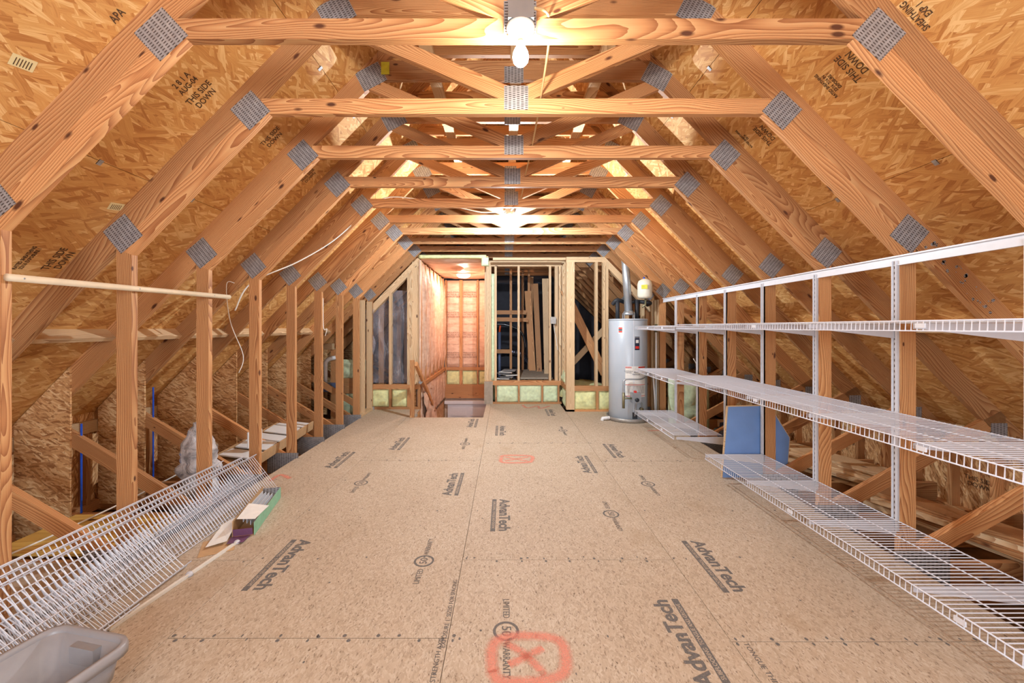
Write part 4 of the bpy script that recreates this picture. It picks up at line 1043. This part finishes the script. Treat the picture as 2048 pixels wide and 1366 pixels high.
slab('flap', bp_(.05, .01, Hb), bp_(.24, -.02, Hb+.004), bp_(.22, .10, Hb+.04), bp_(.03, .11, Hb+.02), .002, 'paper', bx)
slab('flap', bp_(-.08, Wb, .02), bp_(.14, Wb, Hb), bp_(.10, Wb+.09, .05), bp_(-.12, Wb+.10, .015), .002, 'paper', bx)
for i in range(5):
    o = beam('white_bracket', bp_(.10+.01*i, .03+.025*i, .03+.008*i), bp_(.56, .025+.022*i, .035+.008*i), .03, .004, M_['white'], None); tag(o, NTH[i]+' white shelf bracket from the right in the open carton', 'bracket', 'brackets in the carton')
o = box('paper_scrap', (-1.86, 2.40, .001), (-1.68, 2.60, .003), M_['cardboard'], rz=.5); tag(o, 'brown cardboard scrap on the floor before the carton', 'cardboard')
# grey tote in the near left corner
tt = thing('storage_tote', (-1.5, 1.2, 0), 'grey plastic storage tote without lid in the near left corner', 'tote')
def rrect(wd, dp, r, n=6):
    out = []
    for cx, cy, a0 in ((wd/2-r, dp/2-r, 0), (-wd/2+r, dp/2-r, 90), (-wd/2+r, -dp/2+r, 180), (wd/2-r, -dp/2+r, 270)):
        for k in range(n+1):
            a = math.radians(a0+90*k/n); out.append((cx+r*math.cos(a), cy+r*math.sin(a)))
    return out
TM = Matrix.Translation((-1.545, 1.205, 0)) @ Matrix.Rotation(math.radians(-11.7), 4, 'Z')
def loft(name, rings, mat, parent, M, cap0=False, cap1=False):
    V = []; Fc = []; n = len(rings[0][0])
    for pts, z in rings:
        V += [(p[0], p[1], z) for p in pts]
    for i in range(len(rings)-1):
        for k in range(n): Fc.append([i*n+k, i*n+(k+1) % n, (i+1)*n+(k+1) % n, (i+1)*n+k])
    if cap0: Fc.append(list(range(n)))
    if cap1: Fc.append(list(range((len(rings)-1)*n, len(rings)*n)))
    o = mesh(name, V, Fc, M_[mat], parent, M, True); return o
tw, td = .37, .56
loft('body', [(rrect(tw-.10, td-.10, .04), .002), (rrect(tw-.075, td-.075, .045), .13), (rrect(tw-.065, td-.065, .045), .132), (rrect(tw-.035, td-.035, .05), .232), (rrect(tw-.041, td-.041, .05), .232), (rrect(tw-.071, td-.071, .045), .132), (rrect(tw-.081, td-.081, .045), .13), (rrect(tw-.106, td-.106, .04), .006)], 'tote', tt, TM, True, True)
loft('rim', [(rrect(tw-.03, td-.03, .05), .215), (rrect(tw, td, .06), .215), (rrect(tw+.002, td+.002, .06), .235), (rrect(tw-.006, td-.006, .06), .25), (rrect(tw-.034, td-.034, .05), .25), (rrect(tw-.04, td-.04, .05), .232)], 'tote', tt, TM)
hd = TM @ Matrix.Translation((.0, td/2-.035, .185)); mesh('handle_recess', boxv(.11, .03, .06), BOXF, M_['tote'], tt, hd)
for i in range(3):
    o = box('magazine', (-.0, 0, 0), (.2, .28, .004), M_['ink' if i == 1 else 'paper']); o.matrix_basis = TM @ Matrix.Translation((-.10+.02*i, -.12, .012+.006*i)) @ Matrix.Rotation(.1*i, 4, 'Z'); tag(o, ['lowest', 'middle dark', 'topmost'][i]+' paper lying in the bottom of the grey tote', 'paper', 'papers in the tote')
# white bag and the box of white slats behind the posts
bag = thing('plastic_bag', (-2.56, 3.35, 0), 'crumpled white plastic bag standing behind the third left post', 'bag')
def bagfn(i, j):
    a = 2*PI*i; z = .0+.58*j
    r = (.13 if j < .5 else .14-.14*(j-.5))*(1-.12*math.sin(j*9))*(1 if j < .92 else .55)
    if .45 < j < .58: r *= .82
    k = 1+.30*noise.noise(Vector((math.cos(a)*2, math.sin(a)*2, j*7)))
    return (-2.54+r*k*math.cos(a)*1.05, 3.36+r*k*math.sin(a)*.9, -.018+z)
grid('bag_body', bagfn, 24, 22, M_['bag'], bag)
cb = thing('slat_carton', (-2.5, 4.3, .05), 'flat cardboard carton behind the left posts holding white tiles', 'carton')
SM = frame((-2.52, 4.35, .13), Vector((-.02, 1, .05)), (.12, 0, 1))
mesh('tray', boxv(1.25, .34, .02), BOXF, M_['cardboard'], cb, SM)
mesh('side', boxv(1.25, .012, .10), BOXF, M_['cardboard'], cb, SM @ Matrix.Translation((0, -.17, .01))); mesh('side', boxv(1.25, .012, .09), BOXF, M_['cardboard'], cb, SM @ Matrix.Translation((0, .17, .01)))
for i in range(5):
    o = mesh('white_tile', boxv(.20, .30, .012), BOXF, M_['pvc'], None, SM @ Matrix.Translation((-.50+i*.245, 0, .045+.004*(i % 2))) @ Matrix.Rotation(.06*(-1)**i, 4, 'Y')); tag(o, SO[i]+' white tile from the camera lying in the cardboard carton', 'tile', 'white tiles in the carton')
o = mesh('white_tile', boxv(.16, .012, .15), BOXF, M_['pvc'], None, Matrix.Translation((-2.44, 3.95, .27)) @ Matrix.Rotation(1.3, 4, 'Z')); tag(o, 'white tile standing upright at the near end of the carton', 'tile')
o = box('plywood_sheet', (-2.95, 1.60, -.018), (-2.2, 2.33, -.002), M_['osb_floor']); tag(o, 'tan board offcut lying across the joists behind the spare wire shelves', 'plywood')
o = box('plywood_sheet', (-3.1, 2.42, -.018), (-2.3, 2.93, -.002), M_['ply']); tag(o, 'yellow plywood offcut lying across the joists behind the second left post', 'plywood')
# cables
def cable(name, pts, r, mat, label):
    o = tubes(name, [(curve_smooth(pts, 8), r)], M_[mat], None, 6); return tag(o, label, 'cable')
cable('ceiling_cable', [(.12, 1.66, 2.66), (.20, 1.80, 2.70), (.21, 2.36, 2.70), (.20, 2.97, 2.69), (.18, 3.58, 2.70), (.16, 4.2, 2.69), (.07, 4.68, 2.70)], .006, 'cable_tan', 'tan cable running over the collar ties between the two bulbs')
cable('ceiling_cable', [(-.0, 4.68, 2.70), (-.25, 4.60, 2.66), (-.55, 4.50, 2.69), (-1.2, 4.25, 2.72), (-1.50, 4.22, 2.50), (-1.75, 4.10, 2.22), (-2.0, 3.9, 1.98), (-2.28, 3.64, 1.75), (-2.40, 3.60, 1.5)], .006, 'cable', 'white cable sagging from the cool bulb to the left rafters')
cable('wall_cable', [(-2.37, 3.55, 1.74), (-2.42, 3.52, 1.72), (-2.40, 3.54, 1.4), (-2.34, 3.62, 1.1), (-2.34, 3.56, .95)], .0035, 'cable', 'white cable loop dropping beside the fourth left post')
cable('floor_cable', [(-3.5, 1.7, .0), (-3.0, 2.2, .0), (-2.9, 3.0, .02), (-2.75, 3.7, .12), (-2.55, 4.3, .10)], .006, 'cable', 'white cable lying along the left eave over the joists')
cable('ceiling_cable', [(1.35, 5.0, 2.70), (1.5, 4.82, 2.62), (1.62, 4.85, 2.55)], .006, 'cable', 'short white cable end at the sixth truss on the right')
cable('wall_cable', [(-2.17, 4.83, 1.70), (-2.165, 4.83, 1.35), (-2.13, 4.84, 1.33), (-2.15, 4.84, 1.25)], .004, 'cable', 'thin white cable stapled down the sixth left post')
o = box('paper_tag', (-.905, 2.958, 3.20), (-.845, 2.961, 3.29), M_['yellow_label']); tag(o, 'yellow paper tag stapled high on the third truss at left', 'tag')
